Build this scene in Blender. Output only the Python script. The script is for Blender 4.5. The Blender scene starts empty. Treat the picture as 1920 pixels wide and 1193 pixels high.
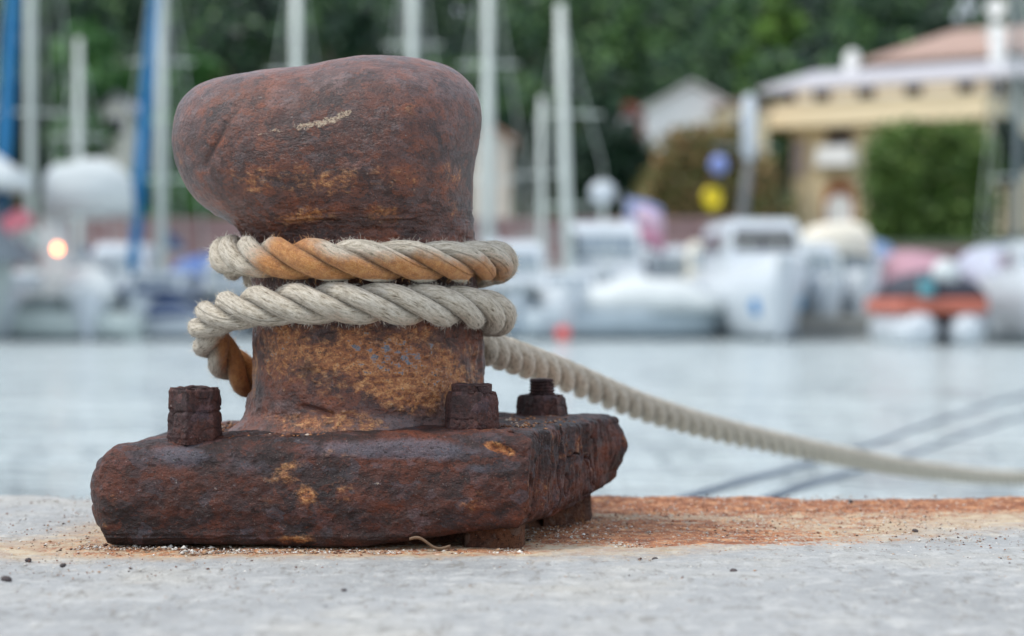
import bpy, math, random
import numpy as np
from mathutils import Vector
R = math.radians
random.seed(7)
scene = bpy.context.scene
COL = scene.collection

# ------------------------------------------------------------------ camera
FPX = 3733.0                      # focal length in pixels of a 1920 wide frame
CAMZ = 0.224
cam_data = bpy.data.cameras.new('camera')
cam = bpy.data.objects.new('camera', cam_data)
COL.objects.link(cam)
cam_data.sensor_width = 36.0
cam_data.lens = 36.0 * FPX / 1920.0
cam.location = (0, 0, CAMZ)
cam.rotation_euler = (R(90), 0, 0)
cam_data.shift_y = -26.5 / 1920.0
cam_data.clip_start = 0.05
cam_data.clip_end = 2000
cam_data.dof.use_dof = True
cam_data.dof.focus_distance = 1.84
cam_data.dof.aperture_fstop = 3.95
scene.camera = cam
scene.cycles.adaptive_threshold = 0.006

# ------------------------------------------------------------------ sky, sun, exposure
SUN_EL, SUN_AZ = R(58), R(-104)    # azimuth measured from +Y (ahead) towards +X
world = bpy.data.worlds.new("World")
scene.world = world
world.use_nodes = True
wn = world.node_tree.nodes; wl = world.node_tree.links
for n in list(wn): wn.remove(n)
sky = wn.new('ShaderNodeTexSky'); sky.sky_type = 'NISHITA'; sky.sun_disc = False
sky.sun_elevation = SUN_EL; sky.sun_rotation = SUN_AZ
sky.air_density = 1.0; sky.dust_density = 1.5; sky.ozone_density = 1.0
bg = wn.new('ShaderNodeBackground'); bg.inputs['Strength'].default_value = 0.13
wo = wn.new('ShaderNodeOutputWorld')
veil = wn.new('ShaderNodeMix'); veil.data_type = 'RGBA'; veil.inputs[0].default_value = 0.55
veil.inputs[7].default_value = (7.4, 7.9, 8.4, 1)      # pale cloud, in the sky texture's own units
wl.new(sky.outputs[0], veil.inputs[6]); wl.new(veil.outputs[2], bg.inputs[0]); wl.new(bg.outputs[0], wo.inputs[0])
sund = bpy.data.lights.new('sun', 'SUN'); sund.energy = 1.7; sund.angle = R(15); sund.color = (1.0, 0.95, 0.88)
sun = bpy.data.objects.new('sun', sund); COL.objects.link(sun)
sd = Vector((math.sin(SUN_AZ) * math.cos(SUN_EL), math.cos(SUN_AZ) * math.cos(SUN_EL), math.sin(SUN_EL)))
sun.rotation_euler = sd.to_track_quat('Z', 'Y').to_euler()
scene.view_settings.view_transform = 'Standard'
scene.view_settings.look = 'None'
scene.view_settings.gamma = 1
scene.view_settings.exposure = 0.5

# ------------------------------------------------------------------ helpers
def lin(r, g, b):
    f = lambda c: (c / 255 / 12.92) if c / 255 <= 0.04045 else ((c / 255 + 0.055) / 1.055) ** 2.4
    return (f(r), f(g), f(b), 1)

def _hash(i, j, k, seed):
    h = (i.astype(np.int64) * 374761393 + j.astype(np.int64) * 668265263 + k.astype(np.int64) * 2147483647 + seed * 1274126177) & 0xffffffff
    h = ((h ^ (h >> 13)) * 1274126177) & 0xffffffff
    h = ((h ^ (h >> 16)) * 2246822519) & 0xffffffff
    h = h ^ (h >> 15)
    return (h & 0xffffff) / float(0xffffff) * 2 - 1

def vnoise(P, seed=0):
    F = np.floor(P); f = P - F; u = f * f * f * (f * (f * 6 - 15) + 10)
    i, j, k = F[:, 0].astype(np.int64), F[:, 1].astype(np.int64), F[:, 2].astype(np.int64)
    out = 0
    for di in (0, 1):
        wx = u[:, 0] if di else 1 - u[:, 0]
        for dj in (0, 1):
            wy = u[:, 1] if dj else 1 - u[:, 1]
            for dk in (0, 1):
                wz = u[:, 2] if dk else 1 - u[:, 2]
                out = out + wx * wy * wz * _hash(i + di, j + dj, k + dk, seed)
    return out

def fbm(P, octv=4, seed=0, gain=0.5, ridged=False):
    a, s, o = 1.0, 0.0, 0
    for q in range(octv):
        n = vnoise(P * (2.03 ** q) + 17.3 * q, seed + q)
        if ridged: n = 1 - 2 * np.abs(n)
        o = o + a * n; s += a; a *= gain
    return o / s

def sstep(a, b, x):
    t = np.clip((x - a) / (b - a), 0, 1)
    return t * t * (3 - 2 * t)

def catmull(P, n):
    """dense Catmull-Rom through the rows of P, n samples per span"""
    P = np.asarray(P, float); Q = np.vstack([2 * P[0] - P[1], P, 2 * P[-1] - P[-2]])
    out = []
    for i in range(1, len(Q) - 2):
        p0, p1, p2, p3 = Q[i - 1], Q[i], Q[i + 1], Q[i + 2]
        for t in np.linspace(0, 1, n, endpoint=False):
            out.append(0.5 * ((2 * p1) + (-p0 + p2) * t + (2 * p0 - 5 * p1 + 4 * p2 - p3) * t * t + (-p0 + 3 * p1 - 3 * p2 + p3) * t ** 3))
    out.append(P[-1])
    return np.array(out)

def mesh_np(name, V, F, mat, parent=None, smooth=True, attrs=None, uv=None, loc=None):
    me = bpy.data.meshes.new(name)
    V = np.asarray(V, float)
    if loc is not None: V = V - np.asarray(loc, float)
    if isinstance(F, np.ndarray):
        nf, k = F.shape
        me.vertices.add(len(V)); me.vertices.foreach_set('co', V.astype(np.float32).ravel())
        me.loops.add(nf * k); me.loops.foreach_set('vertex_index', F.astype(np.int32).ravel())
        me.polygons.add(nf); me.polygons.foreach_set('loop_start', np.arange(0, nf * k, k, dtype=np.int32))
        me.update(calc_edges=True)
    else:
        me.from_pydata([tuple(v) for v in V], [], F)
    me.validate()
    if smooth: me.polygons.foreach_set('use_smooth', [True] * len(me.polygons))
    for an, av in (attrs or {}).items():
        a = me.attributes.new(an, 'FLOAT', 'POINT'); a.data.foreach_set('value', np.asarray(av, np.float32))
    if uv is not None:
        a = me.attributes.new('ruv', 'FLOAT_VECTOR', 'POINT'); a.data.foreach_set('vector', np.asarray(uv, np.float32).ravel())
    me.materials.append(mat)
    o = bpy.data.objects.new(name, me); COL.objects.link(o)
    if loc is not None: o.location = loc
    if parent is not None: o.parent = parent
    return o

def grid_faces(nu, nv, wrap_u=False):
    """vertex index = u*nv+v"""
    u = np.arange(nu if wrap_u else nu - 1); v = np.arange(nv - 1)
    U, W = np.meshgrid(u, v, indexing='ij'); U2 = (U + 1) % nu
    return np.stack([U * nv + W, U2 * nv + W, U2 * nv + W + 1, U * nv + W + 1], -1).reshape(-1, 4)

def vnormals(V, F):
    a, b, c, d = V[F[:, 0]], V[F[:, 1]], V[F[:, 2]], V[F[:, 3]]
    n = np.cross(c - a, d - b); N = np.zeros_like(V)
    for q in range(4): np.add.at(N, F[:, q], n)
    return N / (np.linalg.norm(N, axis=1, keepdims=True) + 1e-12)

class MB:
    """collects simple solids, built as ONE mesh in the thing's own coordinates"""
    def __init__(s): s.v = []; s.f = []
    def add(s, V, F):
        n = len(s.v); s.v += [tuple(v) for v in V]; s.f += [tuple(i + n for i in f) for f in F]; return s
    def box(s, x0, x1, y0, y1, z0, z1, b=0.0):
        if b <= 0:
            V = [(x, y, z) for x in (x0, x1) for y in (y0, y1) for z in (z0, z1)]
            F = [(0, 1, 3, 2), (4, 6, 7, 5), (0, 4, 5, 1), (2, 3, 7, 6), (0, 2, 6, 4), (1, 5, 7, 3)]
            return s.add(V, F)
        rings = []
        for (ins, z) in ((b, z0), (0, z0 + b), (0, z1 - b), (b, z1)):
            c = b if ins == 0 else b * 0.4
            X0, X1, Y0, Y1 = x0 + ins, x1 - ins, y0 + ins, y1 - ins
            rings.append([(X0 + c, Y0, z), (X1 - c, Y0, z), (X1, Y0 + c, z), (X1, Y1 - c, z), (X1 - c, Y1, z), (X0 + c, Y1, z), (X0, Y1 - c, z), (X0, Y0 + c, z)])
        return s.loft(rings)
    def loft(s, rings, cap=True):
        k = len(rings[0]); V = [p for r in rings for p in r]; F = []
        for i in range(len(rings) - 1):
            for j in range(k):
                F.append((i * k + j, i * k + (j + 1) % k, (i + 1) * k + (j + 1) % k, (i + 1) * k + j))
        if cap: F += [tuple(reversed(range(k))), tuple(range((len(rings) - 1) * k, len(rings) * k))]
        return s.add(V, F)
    def tube(s, pts, rad, seg=8):
        pts = [Vector(p) for p in pts]; rings = []
        rr = rad if isinstance(rad, (list, tuple)) else [rad] * len(pts)
        for i, p in enumerate(pts):
            d = (pts[min(i + 1, len(pts) - 1)] - pts[max(i - 1, 0)]).normalized()
            u = d.cross(Vector((0, 0, 1)) if abs(d.z) < 0.9 else Vector((1, 0, 0))).normalized(); w = d.cross(u)
            rings.append([tuple(p + (u * math.cos(2 * math.pi * k / seg) + w * math.sin(2 * math.pi * k / seg)) * rr[i]) for k in range(seg)])
        return s.loft(rings)
    def dome(s, c, rx, ry, rz, n=14, m=7, lo=0.0):
        rings = []
        for i in range(m + 1):
            a = lo + (math.pi / 2 - lo) * i / m * 0.995
            rings.append([(c[0] + rx * math.cos(a) * math.cos(2 * math.pi * k / n), c[1] + ry * math.cos(a) * math.sin(2 * math.pi * k / n), c[2] + rz * math.sin(a)) for k in range(n)])
        return s.loft(rings)
    def prism(s, poly, y0, y1):
        """poly of (x,z) extruded in y"""
        return s.loft([[(x, y0, z) for x, z in poly], [(x, y1, z) for x, z in poly]])
    def build(s, name, mat, parent=None, smooth=False):
        return mesh_np(name, s.v, s.f, mat, parent, smooth)

def tag(o, label=None, cat=None, group=None, kind=None):
    if label: o['label'] = label
    if cat: o['category'] = cat
    if group: o['group'] = group
    if kind: o['kind'] = kind
    return o
def empty(name, loc, rz=0):
    o = bpy.data.objects.new(name, None); COL.objects.link(o); o.location = loc; o.rotation_euler = (0, 0, rz)
    o.empty_display_size = 0.1
    return o
def at(px, py, D):
    return ((px - 960) * D / FPX, D, CAMZ - (py - 570) * D / FPX)

# ------------------------------------------------------------------ node helpers
class NT:
    def __init__(s, name):
        s.m = bpy.data.materials.new(name); s.m.use_nodes = True
        s.t = s.m.node_tree; s.n = s.t.nodes; s.l = s.t.links
        s.b = s.n['Principled BSDF']
        s.co = s.n.new('ShaderNodeTexCoord').outputs['Object']
    def lk(s, a, b): s.l.new(a, b)
    def mp(s, scale=(1, 1, 1), src=None):
        m = s.n.new('ShaderNodeMapping'); m.inputs['Scale'].default_value = scale; s.lk(src or s.co, m.inputs[0]); return m.outputs[0]
    def noise(s, scale, detail=4, rough=0.55, src=None, dist=0.0):
        n = s.n.new('ShaderNodeTexNoise'); n.inputs['Scale'].default_value = scale; n.inputs['Detail'].default_value = detail
        n.inputs['Roughness'].default_value = rough; n.inputs['Distortion'].default_value = dist; s.lk(src or s.co, n.inputs['Vector']); return n.outputs[0]
    def voro(s, scale, src=None, feat='F1', rnd=1.0):
        n = s.n.new('ShaderNodeTexVoronoi'); n.feature = feat; n.inputs['Scale'].default_value = scale; n.inputs['Randomness'].default_value = rnd
        s.lk(src or s.co, n.inputs['Vector']); return n.outputs[0]
    def ramp(s, fac, stops, interp='LINEAR'):
        r = s.n.new('ShaderNodeValToRGB'); cr = r.color_ramp; cr.interpolation = interp
        while len(cr.elements) < len(stops): cr.elements.new(0.5)
        for e, (p, c) in zip(cr.elements, stops):
            e.position = p; e.color = c if isinstance(c, tuple) else (c, c, c, 1)
        s.lk(fac, r.inputs[0]); return r.outputs[0]
    def math(s, op, a, b=0.0, clamp=False):
        m = s.n.new('ShaderNodeMath'); m.operation = op; m.use_clamp = clamp
        for i, v in enumerate((a, b)):
            if hasattr(v, 'links'): s.lk(v, m.inputs[i])
            else: m.inputs[i].default_value = v
        return m.outputs[0]
    def mix(s, fac, a, b, blend='MIX'):
        m = s.n.new('ShaderNodeMix'); m.data_type = 'RGBA'; m.blend_type = blend
        for i, v in ((0, fac), (6, a), (7, b)):
            if hasattr(v, 'links'): s.lk(v, m.inputs[i])
            else: m.inputs[i].default_value = v
        return m.outputs[2]
    def attr(s, name, vec=False):
        a = s.n.new('ShaderNodeAttribute'); a.attribute_name = name; return a.outputs['Vector' if vec else 'Fac']
    def step(s, fac, lo, hi):
        m = s.n.new('ShaderNodeMapRange'); m.interpolation_type = 'SMOOTHSTEP'
        s.lk(fac, m.inputs[0]); m.inputs[1].default_value = lo; m.inputs[2].default_value = hi; return m.outputs[0]
    def bump(s, h, dist, strength=1.0, prev=None):
        b = s.n.new('ShaderNodeBump'); b.inputs['Distance'].default_value = dist; b.inputs['Strength'].default_value = strength
        s.lk(h, b.inputs['Height'])
        if prev is not None: s.lk(prev, b.inputs['Normal'])
        return b.outputs[0]
    def col(s, c):
        if hasattr(c, 'links'): s.lk(c, s.b.inputs['Base Color'])
        else: s.b.inputs['Base Color'].default_value = c
    def rough(s, r):
        if hasattr(r, 'links'): s.lk(r, s.b.inputs['Roughness'])
        else: s.b.inputs['Roughness'].default_value = r
    def nrm(s, x): s.lk(x, s.b.inputs['Normal'])

def masked(t, attr, noise, amount=0.55, soft=0.12):
    """attribute mask broken up by noise -> 0..1"""
    v = t.math('ADD', t.attr(attr), t.math('MULTIPLY', t.math('SUBTRACT', noise, 0.5), amount * 2))
    return t.step(v, 0.5 - soft, 0.5 + soft)

_simple = {}
def simple(name, c, rough=0.5, var=0.12, scale=3.0, metal=0.0, bump=0.0):
    if name in _simple: return _simple[name]
    t = NT(name); c = c if len(c) == 4 else (*c, 1)
    n = t.noise(scale, 5, 0.6)
    dark = tuple(x * (1 - var) for x in c[:3]) + (1,); lite = tuple(min(1, x * (1 + var)) for x in c[:3]) + (1,)
    t.col(t.ramp(n, [(0.3, dark), (0.7, lite)])); t.rough(rough); t.b.inputs['Metallic'].default_value = metal
    if bump: t.nrm(t.bump(n, bump))
    _simple[name] = t.m
    return t.m

# ------------------------------------------------------------------ rust materials
def rust(name, deep, mid, warm, grey, gamt=0.45, spec=0.35, streak=(1, 1, 1), fine=1.0, rgh=0.62):
    t = NT(name)
    sv = t.mp(streak)
    n1 = t.noise(9, 8, 0.62, src=sv, dist=0.4)
    n2 = t.noise(34, 8, 0.65, src=sv)
    n3 = t.noise(140, 6, 0.7, src=sv)
    n4 = t.noise(620, 3, 0.7)
    base = t.ramp(n1, [(0.33, deep), (0.52, mid), (0.68, warm)])
    base = t.mix(t.math('MULTIPLY', t.step(n2, 0.50, 0.66), 0.75), base, warm)
    base = t.mix(t.math('MULTIPLY', t.step(n2, 0.50, 0.36), 0.7), base, deep)
    wv = t.n.new('ShaderNodeVectorMath'); wv.operation = 'MULTIPLY_ADD'
    nn = t.n.new('ShaderNodeTexNoise'); nn.inputs['Scale'].default_value = 70; nn.inputs['Detail'].default_value = 4; t.lk(t.co, nn.inputs['Vector'])
    t.lk(nn.outputs['Color'], wv.inputs[0]); wv.inputs[1].default_value = (0.022, 0.022, 0.022); t.lk(sv, wv.inputs[2])
    vc = t.n.new('ShaderNodeTexVoronoi'); vc.inputs['Scale'].default_value = 95; t.lk(wv.outputs[0], vc.inputs['Vector'])
    cell = t.n.new('ShaderNodeSeparateColor'); t.lk(vc.outputs['Color'], cell.inputs[0])
    base = t.mix(t.math('MULTIPLY', t.step(cell.outputs[0], 0.5, 1.0), 0.38), base, deep)
    base = t.mix(t.math('MULTIPLY', t.step(cell.outputs[1], 0.6, 1.0), 0.4), base, warm)
    base = t.mix(t.math('MULTIPLY', t.step(cell.outputs[2], 0.7, 1.05), 0.35), base, grey)
    g = masked(t, 'grey', n2, 0.6, 0.2)
    base = t.mix(t.math('MULTIPLY', g, gamt + 0.35), base, grey)
    base = t.mix(t.math('MULTIPLY', t.step(n3, 0.56, 0.70), gamt * 0.8), base, grey)
    # orange iron oxide, patches placed per vertex
    ora = t.ramp(n3, [(0.36, lin(106, 58, 36)), (0.5, lin(168, 104, 58)), (0.64, lin(216, 158, 102))])
    om = masked(t, 'orange', t.math('ADD', t.math('MULTIPLY', n2, 0.6), t.math('MULTIPLY', n3, 0.4)), 0.75, 0.16)
    base = t.mix(om, base, ora)
    dm = masked(t, 'dark', n2, 0.6, 0.2)
    base = t.mix(t.math('MULTIPLY', dm, 0.8), base, lin(40, 26, 24))
    # small chips of bare blue grey metal
    ch = masked(t, 'chip', n3, 1.3, 0.06)
    base = t.mix(ch, base, lin(120, 124, 136))
    # pale yellowish scrape
    sc = masked(t, 'scar', n3, 1.2, 0.12)
    base = t.mix(sc, base, t.ramp(n4, [(0.38, lin(120, 88, 70)), (0.6, lin(196, 178, 150))]))
    n35 = t.noise(290, 4, 0.75, src=sv)
    base = t.mix(t.math('MULTIPLY', t.step(n35, 0.455, 0.36), 0.75), base, lin(26, 15, 13))
    base = t.mix(t.math('MULTIPLY', t.step(n35, 0.55, 0.66), 0.5), base, warm)
    # pits and salt specks
    base = t.mix(t.math('MULTIPLY', t.step(n4, 0.44, 0.33), 0.65), base, lin(30, 18, 16))
    base = t.mix(t.math('MULTIPLY', t.step(n4, 0.63, 0.72), 0.5), base, lin(175, 160, 152))
    t.col(base)
    t.rough(t.math('ADD', t.math('MULTIPLY', n3, 0.35), rgh - 0.17))
    t.b.inputs['Specular IOR Level'].default_value = spec
    vd = t.voro(130, src=t.mp(streak, src=None))
    b = t.bump(n2, 0.007 * fine, 0.8)
    b = t.bump(cell.outputs[0], 0.0012 * fine, 0.6, b)
    b = t.bump(n3, 0.0030 * fine, 0.9, b)
    b = t.bump(n35, 0.0016 * fine, 1.0, b)
    b = t.bump(vd, 0.0009 * fine, 0.5, b)
    b = t.bump(n4, 0.0008 * fine, 0.9, b)
    t.nrm(b)
    return t.m

MAT_HEAD = rust('rusted_cast_iron', lin(42, 22, 19), lin(92, 58, 50), lin(138, 72, 40), lin(122, 106, 106), 0.42, 0.62, (1, 1, 1.4), 0.7, 0.34)
MAT_PLATE = rust('flaking_iron_plate', lin(28, 17, 17), lin(58, 36, 34), lin(112, 54, 30), lin(98, 96, 106), 0.4, 0.45, (0.8, 0.8, 1.2), 1.0, 0.55)
MAT_NUT = rust('rusted_nut', lin(42, 26, 26), lin(72, 46, 44), lin(104, 58, 42), lin(110, 90, 98), 0.35, 0.4, (1, 1, 1), 0.9, 0.6)

# ------------------------------------------------------------------ quay
def ground_Y(py): return CAMZ * FPX / (py - 570)
def build_quay():
    xs = np.concatenate([[-30, -12, -6, -3, -1.6, -1.0], np.linspace(-0.8, 1.1, 480), [1.25, 1.6, 2.2, 3.5, 6, 12, 30]])
    ye = 2.325
    ys = np.concatenate([[-14, -6, -2, 0, 0.6, 0.9, 1.1], np.linspace(1.25, ye - 0.02, 330)])
    nx = len(xs)
    X, Y = np.meshgrid(xs, ys, indexing='ij')
    edge = fbm(np.stack([xs * 5, xs * 0, xs * 0 + 3], 1), 3, 5) * 0.022
    Y = Y + edge[:, None] * sstep(1.9, ye, Y)
    P = np.stack([X.ravel(), Y.ravel(), np.zeros(X.size)], 1)
    z = fbm(P * 3, 3, 11) * 0.0022 + fbm(P * 26, 4, 12) * 0.0012 + fbm(P * 160, 2, 13) * 0.0008
    n = vnoise(P * 60, 31); z -= sstep(0.55, 0.8, n) * 0.002
    near = sstep(2.18, 2.32, P[:, 1])
    z += near * (fbm(P * np.array([14, 14, 1]), 3, 41) * 0.004)
    fade = sstep(30, 3, np.abs(P[:, 0]))
    P[:, 2] = z * fade
    G = P.reshape(nx, len(ys), 3)
    # rounded lip and face down to below the water
    lip = []
    last = G[:, -1].copy()
    for dy, dz in ((0.010, -0.001), (0.017, -0.005), (0.0205, -0.013), (0.022, -0.03), (0.022, -0.3), (0.022, -1.6)):
        q = last.copy(); q[:, 1] += dy; q[:, 2] += dz; lip.append(q[:, None, :])
    G = np.concatenate([G] + lip, axis=1)
    P = G.reshape(-1, 3); nv = G.shape[1]
    x, y = P[:, 0], P[:, 1]
    # rust run-off: authored on the ground plan
    front = 1.80 + 0.46 * sstep(0.05, 0.9, x) 
    st = sstep(-0.10, 0.14, y - front) * sstep(1.6, 0.4, x) * sstep(-0.06, 0.02, x)
    band = 1.25 * sstep(2.03 + 0.05 * vnoise(np.stack([x * 4, x * 0, x * 0], 1), 77), 2.22, y) * sstep(-0.05, 0.06, x) * sstep(2.4, 0.5, x)
    st = np.maximum(st, band)
    around = np.exp(-(np.maximum(0, 1.795 - y) / 0.045) ** 2) * sstep(-0.52, -0.36, x) * sstep(0.10, 0.0, x) * sstep(2.25, 1.9, y)
    left = np.exp(-((x + 0.42) / 0.09) ** 2 - ((y - 1.84) / 0.1) ** 2) * 0.8
    st = np.clip(np.maximum(st * 0.95, np.maximum(around * 0.78, left)), 0, 1.2)
    fr_t = 1.74 + 0.30 * sstep(0.0, 0.8, x)
    tanz = sstep(-0.07, 0.16, y - fr_t + 0.05 * fbm(P * np.array([9, 9, 0]), 3, 78)) * sstep(-0.04, 0.03, x) * sstep(2.2, 0.6, x) * 0.95
    tanz = np.clip(np.maximum(tanz, np.maximum(around * 1.1, left * 1.3)), 0, 1)
    core = sstep(0.56, 0.16, x + 0.35 * np.abs(y - 1.93)) * sstep(1.80, 1.87, y) * sstep(-0.02, 0.03, x) * sstep(2.12, 2.04, y)
    st = np.clip(np.maximum.reduce([band * 1.1, st * 0.74, core * 1.05, around * 0.78, left * 0.7]), 0, 1.2)
    t = NT('weathered_quay_stone')
    n1 = t.noise(5, 6, 0.6); n2 = t.noise(38, 8, 0.7); n3 = t.noise(230, 4, 0.75); n4 = t.noise(900, 2, 0.6)
    n2s = t.noise(30, 8, 0.75, src=t.mp((0.6, 1.3, 1)))
    base = t.ramp(n1, [(0.3, lin(153, 155, 155)), (0.5, lin(169, 171, 171)), (0.72, lin(180, 178, 171))])
    base = t.mix(t.math('MULTIPLY', t.step(n2, 0.5, 0.62), 0.4), base, lin(206, 206, 202))
    base = t.mix(t.math('MULTIPLY', t.step(n2, 0.48, 0.36), 0.4), base, lin(150, 150, 148))
    base = t.mix(t.math('MULTIPLY', t.step(t.noise(75, 5, 0.75, src=t.mp((1, 0.35, 1))), 0.47, 0.37), 0.5), base, lin(122, 118, 110))
    base = t.mix(t.math('MULTIPLY', t.step(n3, 0.58, 0.68), 0.5), base, lin(222, 220, 214))
    tan = masked(t, 'tan', t.math('ADD', t.math('MULTIPLY', n2s, 0.6), t.math('MULTIPLY', n3, 0.4)), 1.1, 0.45)
    base = t.mix(t.math('MULTIPLY', tan, 0.62), base, t.ramp(n2, [(0.4, lin(184, 140, 96)), (0.6, lin(206, 180, 134))]))
    nf = t.noise(170, 4, 0.75, src=t.mp((1, 0.32, 1)))
    rmk = t.math('SUBTRACT', t.math('ADD', t.attr('stain'), t.math('MULTIPLY', t.math('SUBTRACT', t.math('ADD', t.math('MULTIPLY', n2s, 0.4), t.math('MULTIPLY', nf, 0.6)), 0.5), 4.2)), 0.26)
    rc = t.ramp(t.math('ADD', t.math('MULTIPLY', n2, 0.55), t.math('MULTIPLY', nf, 0.45)), [(0.40, lin(96, 54, 38)), (0.5, lin(154, 92, 58)), (0.60, lin(204, 148, 104))])
    base = t.mix(t.math('MULTIPLY', t.step(rmk, 0.32, 0.72), 0.92), base, rc)
    base = t.mix(t.math('MULTIPLY', t.step(n4, 0.66, 0.72), 0.6), base, lin(60, 56, 56))
    base = t.mix(t.math('MULTIPLY', t.math('MULTIPLY', tan, t.step(nf, 0.60, 0.68)), 0.7), base, lin(222, 212, 196))
    t.col(base); t.rough(0.85); t.b.inputs['Specular IOR Level'].default_value = 0.3
    b = t.bump(n2, 0.004, 0.5); b = t.bump(n3, 0.0022, 0.9, b); b = t.bump(n4, 0.0006, 0.8, b); t.nrm(b)
    F = grid_faces(nx, nv)
    o = mesh_np('quay', P, F, t.m, attrs={'stain': st, 'tan': tanz})
    tag(o, 'pale weathered stone quay with rust stain running to its edge', kind='structure')
build_quay()

# ------------------------------------------------------------------ bollard
CX, CY = -0.1425, 1.97
PPM = 1895.0
bollard = empty('mooring_bollard', (CX, CY, 0))
tag(bollard, 'heavily rusted cast iron mooring bollard with lopsided head, bolted to the stone quay', 'bollard')

def build_body():
    Lp = [(266, 812), (232, 782), (224, 748), (217, 690), (216, 620), (216, 545), (226, 475), (243, 430), (282, 402), (323, 370), (349, 325), (361, 274), (357, 224), (338, 186), (300, 162), (240, 148), (170, 138), (90, 123), (45, 113), (0, 109)]
    Rp = [(238, 812), (216, 780), (214, 745), (213, 690), (210, 620), (203, 545), (199, 475), (198, 435), (199, 405), (200, 375), (200, 335), (206, 285), (212, 230), (206, 186), (186, 154), (155, 130), (110, 114), (60, 107), (25, 107), (0, 109)]
    Fp = [(236, 816), (216, 780), (213, 745), (211, 690), (210, 620), (208, 545), (206, 475), (210, 440), (224, 410), (242, 375), (254, 335), (258, 285), (252, 235), (234, 190), (202, 158), (155, 135), (105, 119), (55, 111), (25, 109), (0, 109)]
    cs = [catmull(p, 20) for p in (Lp, Rp, Fp)]
    nv = len(cs[0]); nu = 560
    th = np.linspace(0, 2 * np.pi, nu, endpoint=False)
    c2 = np.cos(th) ** 2; right = (np.cos(th) > 0)
    side = np.where(right[:, None, None], cs[1][None], cs[0][None])
    # mushroom-like head: keeps broad at the sides
    rr = side * c2[:, None, None] + cs[2][None] * (1 - c2)[:, None, None]
    r = rr[:, :, 0] / PPM; z = CAMZ - (rr[:, :, 1] - 570) / PPM
    P = np.stack([r * np.cos(th)[:, None], r * np.sin(th)[:, None], z], -1).reshape(-1, 3)
    F = grid_faces(nu, nv, True)
    N = vnormals(P, F)
    x, y, zz = P[:, 0], P[:, 1], P[:, 2]
    py = 570 - (zz - CAMZ) * PPM; px = 690 + x * PPM      # reference drawing units of the elevation
    head = sstep(470, 400, py); low = 1 - head
    # relief
    d = fbm(P * 9, 3, 3) * (0.0035 * head + 0.0022 * low)
    d += fbm(P * np.array([30, 30, 55]), 4, 21) * (0.0008 * head + 0.0026 * low)
    d += fbm(P * 110, 3, 25) * (0.0004 * head + 0.0007 * low)
    # plate-like flakes on the column
    fl = fbm(P * np.array([22, 22, 40]), 4, 51)
    d += low * (np.round(fl * 5 + 0.3 * vnoise(P * 200, 9)) / 5) * 0.0030
    neck = np.exp(-((py - 415) / 28) ** 2)
    d += neck * fbm(P * np.array([28, 28, 130]), 4, 61, ridged=True) * 0.0022
    # vertical fibrous rust near the right-hand flank
    rf = sstep(0.055, 0.10, x) * low
    d += rf * fbm(P * np.array([120, 120, 22]), 3, 71, ridged=True) * 0.0022
    # groove on the left of the head and a shallow dent
    fr = (y < 0)
    def seg(ax, ay, bx, by):
        vx, vy = bx - ax, by - ay; t = np.clip(((px - ax) * vx + (py - ay) * vy) / (vx * vx + vy * vy), 0, 1)
        return np.hypot(px - ax - t * vx, py - ay - t * vy), t
    g, gt = seg(478, 222, 412, 325)
    d -= fr * np.exp(-(g / 6.0) ** 2) * 0.0019 * (0.4 + np.sin(gt * np.pi))
    g2, _ = seg(560, 210, 560, 245)
    d -= fr * np.exp(-(g2 / 16) ** 2) * 0.0022
    d -= np.exp(-(((px - 790) / 40) ** 2 + ((py - 150) / 26) ** 2)) * fr * 0.002
    d -= fr * 0.0045 * np.exp(-((px - 590) / 55) ** 2 - ((py - 165) / 60) ** 2)
    d += fr * 0.0040 * np.exp(-((px - 800) / 60) ** 2 - ((py - 250) / 80) ** 2)
    d += fr * 0.0035 * np.exp(-((px - 430) / 70) ** 2 - ((py - 250) / 70) ** 2)
    crk, _ = seg(590, 752, 640, 765)
    d -= fr * np.exp(-(crk / 4) ** 2) * 0.004
    P2 = P + N * d[:, None]
    def blob(cx, cy, rx, ry): return np.exp(-((px - cx) / rx) ** 2 - ((py - cy) / ry) ** 2)
    orange = np.maximum.reduce([0.92 * blob(790, 705, 115, 70), 0.70 * blob(560, 650, 80, 60), 0.6 * blob(480, 700, 30, 60), 0.56 * blob(650, 780, 160, 30),
        0.68 * blob(700, 670, 240, 80), 0.56 * blob(590, 415, 90, 24), 0.5 * blob(740, 412, 60, 24), 0.42 * blob(350, 300, 25, 60), 0.50 * blob(620, 355, 260, 42), 0.45 * blob(855, 395, 20, 30), 0.42 * blob(860, 330, 40, 40), 0.35 * blob(780, 230, 20, 30)])
    grey = np.maximum.reduce([0.5 * blob(560, 205, 70, 40), 0.8 * blob(740, 782, 110, 22), 0.5 * blob(830, 180, 90, 40), 0.45 * blob(640, 170, 200, 40), 0.5 * blob(560, 752, 60, 16), 0.4 * blob(800, 440, 80, 20)])
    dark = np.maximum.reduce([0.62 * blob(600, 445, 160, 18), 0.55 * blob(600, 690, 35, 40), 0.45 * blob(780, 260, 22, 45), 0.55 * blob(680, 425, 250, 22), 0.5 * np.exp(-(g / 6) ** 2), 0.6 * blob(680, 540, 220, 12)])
    chip = np.maximum.reduce([0.40 * blob(760, 665, 80, 40), 0.34 * blob(700, 650, 60, 30), 0.3 * blob(830, 700, 40, 30), 0.25 * blob(540, 640, 60, 40)])
    s1, st1 = seg(590, 262, 672, 240); s2, _ = seg(520, 272, 600, 262); s3, _ = seg(655, 245, 674, 236)
    scar = np.maximum.reduce([0.86 * np.exp(-(s1 / 8) ** 2) * 0.85, 0.36 * np.exp(-(s2 / 7) ** 2), 0.85 * np.exp(-(s3 / 7) ** 2)]) * fr
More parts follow.
